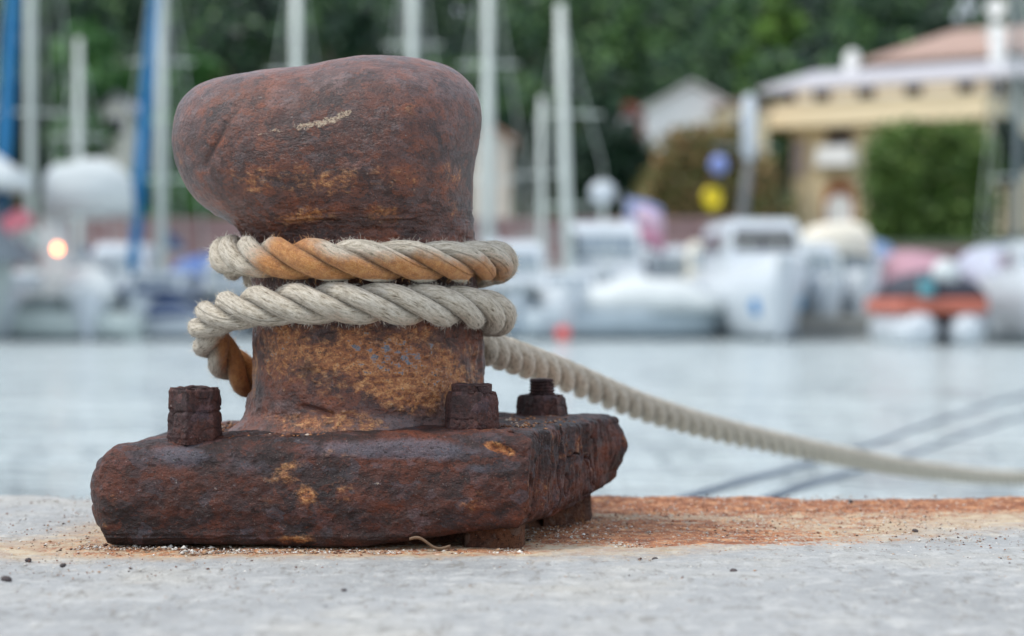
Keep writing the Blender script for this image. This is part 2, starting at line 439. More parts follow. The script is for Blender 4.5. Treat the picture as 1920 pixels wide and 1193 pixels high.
    mesh_np('bollard_post', P2, F, MAT_HEAD, bollard, attrs={'orange': orange, 'grey': grey, 'dark': dark, 'chip': chip * fr, 'scar': scar})
build_body()

def outline(pts, rad, n):
    """closed plan outline with rounded corners, n evenly spaced points, counter-clockwise"""
    out = []; k = len(pts)
    for i in range(k):
        p0, p1, p2 = (np.array(pts[(i + q) % k], float) for q in (-1, 0, 1))
        r = rad[i]; a = (p0 - p1) / np.linalg.norm(p0 - p1); b = (p2 - p1) / np.linalg.norm(p2 - p1)
        for t in np.linspace(0, 1, 12):
            out.append((1 - t) ** 2 * (p1 + a * r) + 2 * t * (1 - t) * p1 + t * t * (p1 + b * r))
    Q = np.array(out + [out[0]]); L = np.concatenate([[0], np.cumsum(np.linalg.norm(np.diff(Q, axis=0), axis=1))])
    s = np.linspace(0, L[-1], n, endpoint=False)
    return np.stack([np.interp(s, L, Q[:, q]) for q in (0, 1)], 1)

PTOP = 0.1075
def build_plate():
    # plan (world minus bollard centre): front left, front right, rear right, rear left
    pts = [(-0.393, 1.828), (0.013, 1.800), (0.116, 2.120), (-0.372, 2.16)]
    pts = [(a - CX, b - CY) for a, b in pts]
    nu = 1000
    O = outline(pts, [0.034, 0.012, 0.03, 0.05], nu)
    T = np.roll(O, -1, 0) - np.roll(O, 1, 0); T /= np.linalg.norm(T, axis=1, keepdims=True)
    T = (T + np.roll(T, 6, 0) + np.roll(T, -6, 0)); T /= np.linalg.norm(T, axis=1, keepdims=True)
    Nn = np.stack([T[:, 1], -T[:, 0]], 1)                # outward (ccw)
    c = np.array([-0.01, 0.0])
    wx, wy = O[:, 0] + CX, O[:, 1] + CY
    right = sstep(0.5, 0.9, Nn[:, 0]) ; leftw = sstep(0.3, 0.9, -Nn[:, 0])
    zt = PTOP - 0.010 * sstep(-0.02, -0.34, wx) - 0.005 * sstep(-0.30, -0.38, wx)
    zb = 0.002 + 0.017 * sstep(-0.16, 0.0, wx) + 0.004 * leftw + 0.013 * sstep(1.9, 2.12, wy) * sstep(-0.05, 0.08, wx)
    H = zt - zb
    prof = []
    # t: bottom centre -> rim -> top centre.  inset and height fraction vary round the outline
    nb, ns, ntp = 10, 110, 90
    ft = 0.020 + 0.017 * leftw - 0.011 * right     # top edge radius
    fb = 0.012 + 0.019 * leftw + 0.006 * right
    rows = []
    for t in np.linspace(0.55, 1, nb, endpoint=False):
        rows.append((c + (O - c) * (t) , zb))
    rows = [((c + (O - Nn * fb[:, None] - c) * t), zb + 0 * t) for t in np.linspace(0.6, 1, nb, endpoint=False)]
    for a in np.linspace(0, 1, 26, endpoint=False):
        ang = a * np.pi / 2
        rows.append((O - Nn * (fb * (1 - math.sin(ang)))[:, None], zb + fb * (1 - math.cos(ang))))
    for a in np.linspace(0, 1, ns - 52, endpoint=False):
        zc = zb + fb + (H - fb - ft) * a
        bulge = 0.0035 * math.sin(a * math.pi) * (1 - right) * (1 - leftw) + 0.014 * math.sin(a * math.pi) * sstep(2.04, 2.11, wy) * sstep(0.05, 0.1, wx)
        rows.append((O + Nn * bulge[:, None], zc))
    for a in np.linspace(0, 1, 26):
        ang = a * np.pi / 2
        rows.append((O - Nn * (ft * (1 - math.cos(ang)))[:, None], zt - ft * (1 - math.sin(ang))))
    for t in np.linspace(0.985, 0.30, ntp):
        # top surface rises very slightly to the column
        rows.append((c + (O - Nn * ft[:, None] - c) * t, zt + (PTOP + 0.002 - zt) * (1 - t)))
    P = np.stack([np.column_stack([xy, zz]) for xy, zz in rows], 1)
    nv = P.shape[1]; P = P.reshape(-1, 3); F = grid_faces(nu, nv, True)
    N = vnormals(P, F)
    N[:, 2] *= 0.8
    up = sstep(0.6, 0.95, N[:, 2]); rs = sstep(0.55, 0.85, N[:, 0])
    frt = sstep(0.5, 0.9, -N[:, 1])
    W = P + np.array([CX, CY, 0])
    d = fbm(W * 11, 3, 101) * 0.0024 + fbm(W * 45, 4, 102, 0.6) * 0.0016 + fbm(W * 170, 2, 103) * 0.0006 + np.round(fbm(W * np.array([30, 30, 50]), 3, 104) * 5) / 5 * 0.0018 * (1 - rs)
    # right-hand face: split, layered, bark-like
    S = W * np.array([75, 75, 11]); 
    bark = fbm(S, 4, 111, 0.6)
    crack = fbm(W * np.array([34, 34, 7]) + 4 * vnoise(W * 20, 5)[:, None] * 0.12, 3, 113)
    d += rs * (bark * 0.0048 + np.round(bark * 4) / 4 * 0.002 - np.exp(-(crack / 0.035) ** 2) * 0.007)
    d += rs * fbm(W * np.array([30, 30, 60]), 3, 117) * 0.002
    # crusty top
    d += up * (fbm(W * 60, 4, 121) * 0.0035 + 0.001)
    # rim at the left end: small scalloped flakes
    lw = sstep(0.5, 0.9, -N[:, 0]); d += lw * (np.abs(vnoise(W * 62, 131)) * 0.0035 - 0.0015)
    # gouge at the front right top corner
    gx, gz = W[:, 0] + 0.012, W[:, 2] - 0.094
    u = gx * 0.94 - gz * 0.34; v = gx * 0.34 + gz * 0.94
    ge = np.exp(-(u / 0.017) ** 2 - (v / 0.0055) ** 2) * (W[:, 1] < 1.86)
    d -= ge * 0.007
    gr = np.exp(-(u / 0.024) ** 2 - ((v) / 0.011) ** 2) * (W[:, 1] < 1.86)
    d += (gr - ge) * 0.002
    # lower lip delaminating on the front
    lip = np.exp(-((W[:, 2] - 0.012) / 0.004) ** 2) * frt
    d += lip * fbm(W * np.array([18, 18, 160]), 3, 141, ridged=True) * 0.0025
    P2 = P + N * d[:, None]
    f = (W[:, 1] < 1.9)
    px = 960 + W[:, 0] * FPX / 1.8; py = 570 - (W[:, 2] - CAMZ) * FPX / 1.8   # front elevation drawing units
    def blob(cx, cy, rx, ry): return np.exp(-((px - cx) / rx) ** 2 - ((py - cy) / ry) ** 2) * f
    orange = np.maximum.reduce([0.55 * blob(575, 930, 36, 34), 0.46 * blob(530, 885, 60, 44), 0.62 * blob(555, 1015, 50, 14), 0.42 * blob(205, 945, 16, 50), 0.42 * blob(640, 900, 80, 70), 0.34 * blob(880, 950, 70, 40),
        1.1 * (ge > 0.35) * ge, 0.46 * up, 0.30 * rs, 0.4 * blob(180, 990, 20, 15), 0.3 * blob(500, 950, 90, 50)])
    grey = np.maximum.reduce([0.75 * blob(330, 860, 130, 26), 0.75 * blob(760, 845, 220, 24), 0.5 * blob(430, 870, 100, 36), 0.6 * blob(900, 880, 60, 16) * (1 - ge), 0.1 * f])  # grey blobs along the upper front paint in a blue-grey sheen
    grey = grey * (1 - 0.9 * up)
    dark = np.maximum.reduce([0.5 * blob(400, 930, 200, 60), 0.55 * blob(700, 1010, 300, 20), 0.5 * blob(790, 910, 80, 60), 0.75 * rs * np.exp(-(crack / 0.03) ** 2)])
    mesh_np('base_plate', P2, F, MAT_PLATE, bollard, attrs={'orange': orange, 'grey': grey, 'dark': dark, 'chip': 0 * d, 'scar': 0 * d})
    # grout bed the plate stands on, set back under it
    def foot(poly, z1, name, seed):
        O2 = outline([(a - CX, b - CY) for a, b in poly], [0.01] * len(poly), 220)
        cc = O2.mean(0); rws = []
        for z, s in [(-0.004, 1.04), (0.004, 1.0), (z1 * 0.5, 0.985), (z1, 0.98), (z1, 0.02)]: rws.append(np.column_stack([cc + (O2 - cc) * s, np.full(len(O2), z)]))
        Q = np.stack([rws[0]] + [rws[i] + (rws[i + 1] - rws[i]) * t for i in range(3) for t in np.linspace(0.1, 1, 8)] + [rws[4]], 1)
        k = Q.shape[1]; Q = Q.reshape(-1, 3); FF = grid_faces(len(O2), k, True); NN = vnormals(Q, FF)
        Q = Q + NN * (fbm(Q * 60, 4, seed) * 0.003)[:, None]
        z0 = np.zeros(len(Q))
        mesh_np(name, Q, FF, MAT_GROUT, bollard, attrs={'orange': z0 + 0.3, 'grey': z0, 'dark': z0 + 0.25, 'chip': z0, 'scar': z0})
    foot([(-0.35, 1.87), (-0.10, 1.845), (-0.02, 1.90), (0.03, 2.02), (0.02, 2.11), (-0.34, 2.12)], 0.016, 'grout_bed', 5)
    foot([(-0.045, 1.825), (0.010, 1.820), (0.012, 1.86), (-0.045, 1.87)], 0.033, 'packing_block', 6)
    foot([(0.03, 2.00), (0.080, 2.05), (0.084, 2.11), (0.03, 2.10)], 0.040, 'packing_block', 7)
MAT_GROUT = rust('rust_soaked_grout', lin(58, 36, 28), lin(92, 58, 42), lin(120, 78, 54), lin(130, 120, 112), 0.3, 0.25, (1, 1, 1), 1.2, 0.8)
build_plate()

def build_nut(name, x, y, z, rot, tiers, stud=None, seed=0, hollow=False):
    """tiers: (radius_bottom, radius_top, height). hexagonal, corroded"""
    root = empty(name, (x - CX, y - CY, z)); root.parent = bollard
    def hexr(a, rr, soft):
        b = (a - rot) % (math.pi / 3) - math.pi / 6
        h = rr * math.cos(math.pi / 6) / np.cos(b)
        return h * (1 - soft) + rr * 0.93 * soft
    def mk(nm, rows, seed, amp=1.0, hexa=True, parent=root, mat=MAT_NUT, closed=True):
        nu = 200; a = np.linspace(0, 2 * np.pi, nu, endpoint=False)
        Q = []
        for rr, zz, sf in rows:
            q = hexr(a, rr, sf) if hexa else np.full(nu, rr)
            Q.append(np.column_stack([q * np.cos(a), q * np.sin(a), np.full(nu, zz)]))
        Q = np.stack(Q, 1); k = Q.shape[1]; Q = Q.reshape(-1, 3); F = grid_faces(nu, k, True); N = vnormals(Q, F)
        d = (fbm(Q * 70 + seed, 4, seed) * 0.0015 + fbm(Q * np.array([160, 160, 60]) + seed, 3, seed + 5, ridged=True) * 0.0009 - np.exp(-(fbm(Q * 50 + seed, 2, seed + 9) / 0.05) ** 2) * 0.0012) * amp
        w = np.ones(len(Q))
        Q = Q + N * d[:, None]; z0 = np.zeros(len(Q))
        return mesh_np(nm, Q, F, mat, parent, attrs={'orange': 0.12 + z0, 'grey': 0.22 + z0, 'dark': 0.2 + z0, 'chip': z0, 'scar': z0})
    z0 = 0.0
    for i, (rb, rt, h) in enumerate(tiers):
        rows = []
        for t in np.linspace(0, 1, 36): rows.append((rb + (rt - rb) * t - 0.0016 * (1 - min(1, min(t, 1 - t) * 10)), z0 + h * t - (0.004 if i == 0 and t == 0 else 0), 0.02 + 0.10 * t ** 3))
        last = (i == len(tiers) - 1)
        if last and hollow:
            for q in np.linspace(0.95, 0.62, 6): rows.append((rt * q, z0 + h + 0.0008, 0.3))
            for q in np.linspace(0, 1, 6): rows.append((rt * 0.58, z0 + h - 0.008 * q, 0.9))
            rows.append((0.0005, z0 + h - 0.008, 1))
        else:
            for q in np.linspace(0.95, 0.02, 14): rows.append((rt * q, z0 + h + 0.001 * (1 - q), 0.3))
        mk('nut', rows, seed + i * 3)
        z0 += h - 0.0012 + 0.0012
    if stud:
        r, h, threads = stud; rows = []
        n = 60
        for t in np.linspace(0, 1, n):
            tr = (0.13 * r * math.cos(t * threads * 2 * math.pi)) if threads else 0
            rows.append((r - abs(tr) * 1.2, z0 - 0.003 + (h + 0.003) * t, 1))
        for q in np.linspace(0.92, 0.02, 8): rows.append((r * q, z0 + h + 0.001 * (1 - q), 1))
        mk('bolt_stud', rows, seed + 20, 0.6 if threads else 1.0, hexa=False)
    return root
# (x from the photograph, set on the plate's top)
build_nut('anchor_bolt', -0.295, 1.852, 0.0985, 0.35, [(0.0262, 0.0252, 0.0255), (0.0240, 0.0246, 0.0215)], None, 11, hollow=True)
build_nut('anchor_bolt', -0.0375, 1.862, 0.1055, 0.75, [(0.0275, 0.0250, 0.036)], (0.0185, 0.007, 0), 23)
build_nut('anchor_bolt', 0.0310, 2.085, 0.1060, 0.15, [(0.0275, 0.0245, 0.0225)], (0.0138, 0.0165, 3.0), 37)

# ------------------------------------------------------------------ rope
def rope_mat(name, base1, base2, groove):
    t = NT(name)
    uv = t.attr('ruv', True)
    y1 = t.noise(1.0, 5, 0.7, src=t.mp((26, 2.6, 1), uv))
    y2 = t.noise(1.0, 4, 0.7, src=t.mp((60, 22, 1), uv))
    n = t.noise(30, 6, 0.65); n2 = t.noise(170, 5, 0.7)
    c = t.ramp(y1, [(0.33, groove), (0.44, base1), (0.58, base2)])
    c = t.mix(t.math('MULTIPLY', t.step(y2, 0.46, 0.34), 0.55), c, groove)
    c = t.mix(t.math('MULTIPLY', t.step(n, 0.52, 0.68), 0.35), c, lin(150, 140, 124))
    oc = t.ramp(t.math('ADD', t.math('MULTIPLY', y2, 0.5), t.math('MULTIPLY', n2, 0.5)), [(0.34, lin(150, 84, 34)), (0.5, lin(206, 132, 58)), (0.64, lin(232, 180, 108))])
    om = masked(t, 'orange', t.math('ADD', t.math('MULTIPLY', n, 0.5), t.math('MULTIPLY', y1, 0.5)), 0.95, 0.36)
    c = t.mix(t.math('MULTIPLY', om, 0.9), c, oc)
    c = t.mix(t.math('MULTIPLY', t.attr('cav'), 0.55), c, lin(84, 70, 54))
    t.col(c); t.rough(0.9); t.b.inputs['Specular IOR Level'].default_value = 0.15
    t.b.inputs['Sheen Weight'].default_value = 0.25
    b = t.bump(y1, 0.003, 1.0); b = t.bump(y2, 0.0016, 1.0, b); t.nrm(b)
    return t.m
MAT_ROPE = rope_mat('weathered_hemp', lin(206, 194, 172), lin(238, 229, 212), lin(130, 114, 94))
t = NT('loose_fibre'); t.col(t.mix(masked(t, 'orange', t.noise(30, 3), 0.6, 0.3), lin(222, 214, 198), lin(214, 156, 90))); t.rough(0.8); t.b.inputs['Sheen Weight'].default_value = 0.3
MAT_FIBRE = t.m

def resample(P, step):
    L = np.concatenate([[0], np.cumsum(np.linalg.norm(np.diff(P, axis=0), axis=1))])
    if callable(step):
        s = [0.0]
        while s[-1] < L[-1]: s.append(s[-1] + step(s[-1]))
        s = np.array(s[:-1])
    else: s = np.arange(0, L[-1], step)
    return np.stack([np.interp(s, L, P[:, q]) for q in range(3)], 1), s

def frames(C):
    T = np.gradient(C, axis=0); T /= np.linalg.norm(T, axis=1, keepdims=True)
    N = np.zeros_like(C); n = np.cross(T[0], [0, 0, 1.0]); n /= np.linalg.norm(n)
    for i in range(len(C)):
        n = n - T[i] * np.dot(n, T[i]); n /= np.linalg.norm(n); N[i] = n
    return T, N, np.cross(T, N)

def rope_verts(C, s, rad, pitch, seg=36, yarns=7, seed=0, LT=0.0):
    T, N, B = frames(C)
    VV, FF, UV, CAV, NR = [], [], [], [], []
    turn = 2 * np.pi * np.concatenate([[0], np.cumsum(np.diff(s) / pitch[1:])])
    off = 0
    for k in range(3):
        ph = 2 * np.pi * k / 3 + turn
        wob = 1 + 0.04 * np.sin(s * 37 + k * 2)
        dp = sstep(LT + 0.05, LT - 0.3, s); a = rad * (0.515 + 0.04 * dp) * wob; b = rad * (0.52 - 0.035 * dp)
        cen = C + (np.cos(ph) * a)[:, None] * N + (np.sin(ph) * a)[:, None] * B
        ang = np.linspace(0, 2 * np.pi, seg, endpoint=False)
        A = ang[None, :] + (0.25 * turn)[:, None]
        dirv = np.cos(A)[..., None] * N[:, None] + np.sin(A)[..., None] * B[:, None]
        S = np.repeat(s[:, None], seg, 1)
        q = np.stack([S * 60, np.repeat(ang[None] * yarns / (2 * np.pi) * 2.2, len(s), 0), np.full_like(S, k * 9.1 + seed)], -1).reshape(-1, 3)
        nz = fbm(q, 3, seed + k).reshape(S.shape)
        rr = b[:, None] * (1 + 0.045 * np.abs(np.sin(yarns * ang[None] / 1.0 + 0.8 * np.sin(S * 25 + k))) + 0.045 * nz)
        # squash the strand on the outside so the rope reads as laid rather than three pipes
        P = cen[:, None] + dirv * rr[..., None]
        rel = P - C[:, None]; rd = np.linalg.norm(rel, axis=-1)
        cl = rad * 1.0 + 0.35 * np.maximum(0, rd - rad * 1.0)
        sc = np.where(rd > rad, cl / rd, 1.0); P = C[:, None] + rel * sc[..., None]
        VV.append(P.reshape(-1, 3)); FF.append(grid_faces_ring(len(s), seg) + off); off += P.shape[0] * seg
        UV.append(np.stack([S * 0 + ang[None] / (2 * np.pi), S * 40, S * 0 + k * 3.0], -1).reshape(-1, 3))
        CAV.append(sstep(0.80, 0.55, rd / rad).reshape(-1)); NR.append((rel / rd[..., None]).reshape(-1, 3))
    return np.vstack(VV), np.vstack(FF), np.vstack(UV), np.concatenate(CAV), np.vstack(NR), T

def grid_faces_ring(nl, seg):
    i, j = np.meshgrid(np.arange(nl - 1), np.arange(seg), indexing='ij'); j2 = (j + 1) % seg
    return np.stack([i * seg + j, i * seg + j2, (i + 1) * seg + j2, (i + 1) * seg + j], -1).reshape(-1, 4)

def hairs(V, NR, w, count, lo, hi, width, rng, along=None):
    idx = rng.choice(len(V), size=count, p=w / w.sum())
    p = V[idx]; n = NR[idx]
    rnd = rng.normal(size=(count, 3)); rnd /= np.linalg.norm(rnd, axis=1, keepdims=True)
    d1 = n * 0.55 + rnd * 0.75; d1 /= np.linalg.norm(d1, axis=1, keepdims=True)
    rnd2 = rng.normal(size=(count, 3)) * 0.6
    d2 = d1 + rnd2; d2 /= np.linalg.norm(d2, axis=1, keepdims=True)
    ln = (lo + (hi - lo) * rng.random(count) ** 2.2)[:, None]
    pts = [p - n * 0.0008, p + d1 * ln * 0.35, p + d1 * ln * 0.55 + d2 * ln * 0.25, p + d1 * ln * 0.6 + d2 * ln * 0.5]
    u = np.cross(d1, n + rnd * 0.2); u /= np.linalg.norm(u, axis=1, keepdims=True) + 1e-9; v = np.cross(d1, u)
    VV = []
    for q, pt in enumerate(pts):
        wd = width * (1, 0.9, 0.7, 0.35)[q]
        for a in (0, 2.094, 4.189): VV.append(pt + (u * math.cos(a) + v * math.sin(a)) * wd)
    VV = np.stack(VV, 1).reshape(-1, 3)
    base = (np.arange(count) * 12)[:, None]
    f = [[q * 3 + a, q * 3 + (a + 1) % 3, (q + 1) * 3 + (a + 1) % 3, (q + 1) * 3 + a] for q in range(3) for a in range(3)]
    FF = np.concatenate([base + np.array(x)[None] for x in f], 0)
    return VV, FF, idx

def build_rope():
    rng = np.random.default_rng(3)
    def zpx(y, D): return CAMZ - (y - 570) * D / FPX
    tail = [at(2500, 880, 7.6), at(2200, 893, 6.3), at(1920, 897, 5.0), at(1750, 884, 4.3), at(1600, 860, 3.75), at(1480, 836, 3.4), at(1340, 804, 3.05), at(1200, 762, 2.7), at(1060, 705, 2.4), at(940, 662, 2.18)]
    def pol(deg, r, z): a = R(deg); return (CX + r * math.cos(a), CY + r * math.sin(a), z)
    z0 = zpx
    coil = [pol(50, 0.134, z0(640, 2.07)), pol(90, 0.134, z0(672, 2.1)), pol(118, 0.134, z0(738, 2.08)), pol(138, 0.137, z0(733, 2.06)), pol(154, 0.145, z0(706, 2.03)), pol(168, 0.153, z0(668, 2.0)), pol(181, 0.157, z0(630, 1.97)), pol(197, 0.154, z0(598, 1.93)), pol(218, 0.142, z0(579, 1.88)),
        pol(245, 0.133, z0(570, 1.85)), pol(270, 0.1325, z0(569, 1.84)), pol(300, 0.1315, z0(572, 1.86)), pol(330, 0.130, z0(579, 1.90)), pol(352, 0.1285, z0(591, 1.95)), pol(375, 0.128, z0(596, 2.0)), pol(405, 0.130, z0(590, 2.07)), pol(450, 0.134, z0(570, 2.1)), pol(495, 0.137, z0(525, 2.07)),
        pol(525, 0.1375, z0(492, 2.0)), pol(545, 0.137, z0(478, 1.96)), pol(570, 0.134, z0(480, 1.90)), pol(600, 0.1325, z0(485, 1.86)), pol(630, 0.1325, z0(489, 1.84)), pol(665, 0.130, z0(491, 1.86)), pol(690, 0.129, z0(490, 1.90)), pol(712, 0.129, z0(490, 1.95)), pol(740, 0.129, z0(500, 2.03)), pol(780, 0.131, z0(515, 2.09)), pol(815, 0.128, z0(520, 2.08))]
    D = catmull(tail + coil, 40)
    L = np.linalg.norm(np.diff(catmull(tail, 40), axis=0), axis=1).sum()
    step = lambda s: 0.0045 if s < L - 1.2 else (0.003 if s < L - 0.3 else 0.0019)
    C, s = resample(D, step)
    pitch = 0.178 + (0.128 - 0.178) * sstep(L - 0.35, L + 0.05, s)
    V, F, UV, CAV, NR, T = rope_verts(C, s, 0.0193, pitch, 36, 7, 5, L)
    x, y, z = V[:, 0], V[:, 1], V[:, 2]
    # rust stains: where the rope bears on the iron
    px = 960 + x * FPX / y; py = 570 - (z - CAMZ) * FPX / y
    coilm = (np.hypot(x - CX, y - CY) < 0.2)
    a = np.degrees(np.arctan2(y - CY, x - CX)) % 360
    top = sstep(0.2455, 0.2475, z) * coilm
    def ab(c, w): return np.exp(-(((a - c + 180) % 360 - 180) / w) ** 2)
    lowz = sstep(0.278, 0.262, z)
    orange = top * np.clip(0.85 * ab(243, 15) + sstep(0.284, 0.244, z) * (1.15 * ab(265, 28) + 0.95 * ab(300, 22) + 0.9 * ab(335, 24)), 0, 0.95)
    lo2 = (1 - top) * coilm
    inner = sstep(0.158, 0.142, np.hypot(x - CX, y - CY)) * sstep(0.205, 0.19, z)
    orange = np.maximum(orange, lo2 * inner * np.maximum(ab(165, 25), ab(185, 12)) * 0.95)
    orange = np.maximum(orange, lo2 * 0.30 * ab(285, 50) * sstep(0.22, 0.21, z))
    w = (coilm * (1 - CAV * 0.5) + 1e-6)
    hv, hf, idx = hairs(V, NR, w, 26000, 0.0012, 0.0070, 0.00015, rng)
    w2 = ((~coilm) * (y < 3.2) + 0.0)
    hv2, hf2, idx2 = hairs(V, NR, w2, 4000, 0.0015, 0.005, 0.00012, rng)
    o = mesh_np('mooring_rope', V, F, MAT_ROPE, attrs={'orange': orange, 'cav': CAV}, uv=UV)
    tag(o, 'thick three-strand mooring rope wound twice round the rusty bollard, running out over the water', 'rope')
    HV = np.vstack([hv, hv2]); HF = np.vstack([hf, hf2 + len(hv)])
    ho = np.concatenate([np.repeat(orange[idx], 12), np.repeat(orange[idx2], 12)])
    h = mesh_np('loose_fibres', HV, HF, MAT_FIBRE, o, smooth=True, attrs={'orange': ho})
    tag(h, kind='stuff')
build_rope()
# ==PART2==

# ------------------------------------------------------------------ grit and pebbles on the quay
def build_grit():
    rng = np.random.default_rng(12)
    def scatter(pts, sizes):
        V, F = [], []; n = 0
        base = np.array([(1, 0, 0), (-1, 0, 0), (0, 1, 0), (0, -1, 0), (0, 0, 1), (0, 0, -1)], float)
        tri = np.array([(0, 2, 4), (2, 1, 4), (1, 3, 4), (3, 0, 4), (2, 0, 5), (1, 2, 5), (3, 1, 5), (0, 3, 5)])
        for (x, y, z), r in zip(pts, sizes):
            q = base * (0.6 + 0.7 * rng.random((6, 1))) * r * np.array([1.2, 1.0, 0.6])
            a = rng.random() * 6.28; c, s = math.cos(a), math.sin(a)
            q = np.stack([q[:, 0] * c - q[:, 1] * s, q[:, 0] * s + q[:, 1] * c, q[:, 2]], 1) + (x, y, z + r * 0.25)
            V.append(q); F.append(tri + n); n += 6
        return np.vstack(V), np.vstack(F)
    pts, sz = [], []
    for i in range(2600):                                    # along the foot of the plate
        x = rng.uniform(-0.40, 0.12); y = 1.805 + abs(rng.normal()) * 0.02 - 0.022 + (0.03 if x < -0.3 else 0)
        if x > 0.01: y = 1.83 + rng.random() * 0.28
        pts.append((x, y, 0)); sz.append(rng.uniform(0.0004, 0.0016) * (2.2 if rng.random() < 0.03 else 1))
    for i in range(2200):
        pts.append((rng.uniform(-0.7, 0.9), rng.uniform(1.45, 2.3), 0)); sz.append(rng.uniform(0.0003, 0.0011))
    for i in range(9000):                                    # loosened aggregate, denser on the rusty ground
        x = rng.uniform(-0.62, 0.75) if rng.random() < .55 else rng.uniform(-0.02, 0.45); y = rng.uniform(1.62, 2.33)
        pts.append((x, y, -0.0004)); sz.append(0.0005 + 0.0013 * rng.random() ** 3)
    V, F = scatter(pts, sz)
    t = NT('mixed_grit'); g = t.n.new('ShaderNodeNewGeometry')
    t.col(t.ramp(g.outputs['Random Per Island'], [(0.0, lin(60, 46, 42)), (0.25, lin(130, 84, 60)), (0.45, lin(176, 136, 100)), (0.7, lin(176, 172, 164)), (0.95, lin(226, 222, 214))])); t.rough(0.8)
    o = mesh_np('grit', V, F, t.m, smooth=False); tag(o, 'fine pale grit scattered along the foot of the rusty plate', 'grit', kind='stuff')
    # crumbs of rust lying on the plate
    pts, sz = [], []
    for i in range(1700):
        a = rng.random() * 6.28; r = 0.122 + abs(rng.normal()) * 0.035
        x, y = CX + r * math.cos(a) * 1.15, CY + r * math.sin(a)
        if x > 0.09 or x < -0.31 or y < 1.84 or y > 2.10 or x > 0.013 + (y - 1.8) * 0.30: continue
        pts.append((x, y, PTOP - 0.001 - 0.010 * max(0, min(1, (-0.02 - x) / 0.34)))); sz.append(rng.uniform(0.0007, 0.0032))
    V, F = scatter(pts, sz)
    t = NT('rust_crumbs'); g = t.n.new('ShaderNodeNewGeometry')
    t.col(t.ramp(g.outputs['Random Per Island'], [(0.0, lin(60, 40, 34)), (0.5, lin(120, 74, 48)), (0.85, lin(160, 110, 72)), (1, lin(200, 190, 176))])); t.rough(0.85)
    tag(mesh_np('rust_flakes', V, F, t.m, smooth=False), 'loose crumbs of rust lying on top of the base plate', 'rust', kind='stuff')
    mp = simple('dark_pebble', lin(74, 66, 66), 0.8, 0.3, 200)
    for i, (px, py, r, lab) in enumerate([(12, 1088, .0036, 'round dark pebble at the far left edge of the quay'), (645, 1110, .0026, 'small dark pebble alone in front of the bollard plate'),
            (53, 1052, .0026, 'brownish pebble just left of the bollard plate, nearest its corner'), (118, 1062, .0024, 'flat dark chip between the left edge and the bollard plate'),
            (1376, 1074, .0034, 'broad flat dark chip on bare stone, in front of the rust stain'), (1716, 997, .0026, 'dark splinter at the lower border of the rust stain, right side'),
            (1595, 942, .0030, 'dark chip near the water edge of the quay, on deep rust'), (1228, 1050, .0022, 'tiny dark chip where the orange stain ends, right of the plate')]):
        Y = CAMZ * FPX / (py - 570); X = (px - 960) * Y / FPX
        m = MB(); m.dome((0, 0, 0), r * 1.35, r, r * 0.8, 9, 4, -1.2); o = m.build('pebble', mp, smooth=True)
        o.location = (X, Y, 0.0008); o.rotation_euler = (0.1, 0.15, i * 1.3)
        tag(o, lab, 'pebble', 'dark pebbles on the quay')
    # dry curled leaf fragment at the foot of the plate
    th = np.linspace(0, 1, 16); V = []
    for u in th:
        for w in np.linspace(-1, 1, 5):
            V.append((-0.0185 + 0.037 * u, w * 0.0032 * math.sin(math.pi * min(1, u + 0.08)), 0.011 - 0.008 * u + 0.003 * math.sin(u * 7) + 0.002 * w * w))
    o = mesh_np('dry_leaf', np.array(V), grid_faces(16, 5), simple('dry_leaf_tan', lin(122, 100, 80), 0.7, 0.2, 80)); o.location = (-0.074, 1.795, 0)
    md = o.modifiers.new('thickness', 'SOLIDIFY'); md.thickness = 0.0005
    tag(o, 'dry curled leaf scrap caught under the front edge of the plate', 'leaf')
build_grit()

# ------------------------------------------------------------------ water
WZ = -0.55
def build_water():
    t = NT('harbour_water'); t.col(lin(192, 203, 204)); t.rough(0.13); t.b.inputs['IOR'].default_value = 1.33  # pale base colour paints in the bright sky reflection
    s1 = t.noise(1.3, 3, 0.6, src=t.mp((1, 1.0, 1))); s2 = t.noise(5.5, 3, 0.6); s3 = t.noise(0.33, 2, 0.5)
    b = t.bump(s3, 1.1, 1.0); b = t.bump(s1, 0.55, 1.0, b); b = t.bump(s2, 0.13, 1.0, b); t.nrm(b)
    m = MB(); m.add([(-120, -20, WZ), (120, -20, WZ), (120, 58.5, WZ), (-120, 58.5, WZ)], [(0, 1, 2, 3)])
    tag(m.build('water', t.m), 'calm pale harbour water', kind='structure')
build_water()

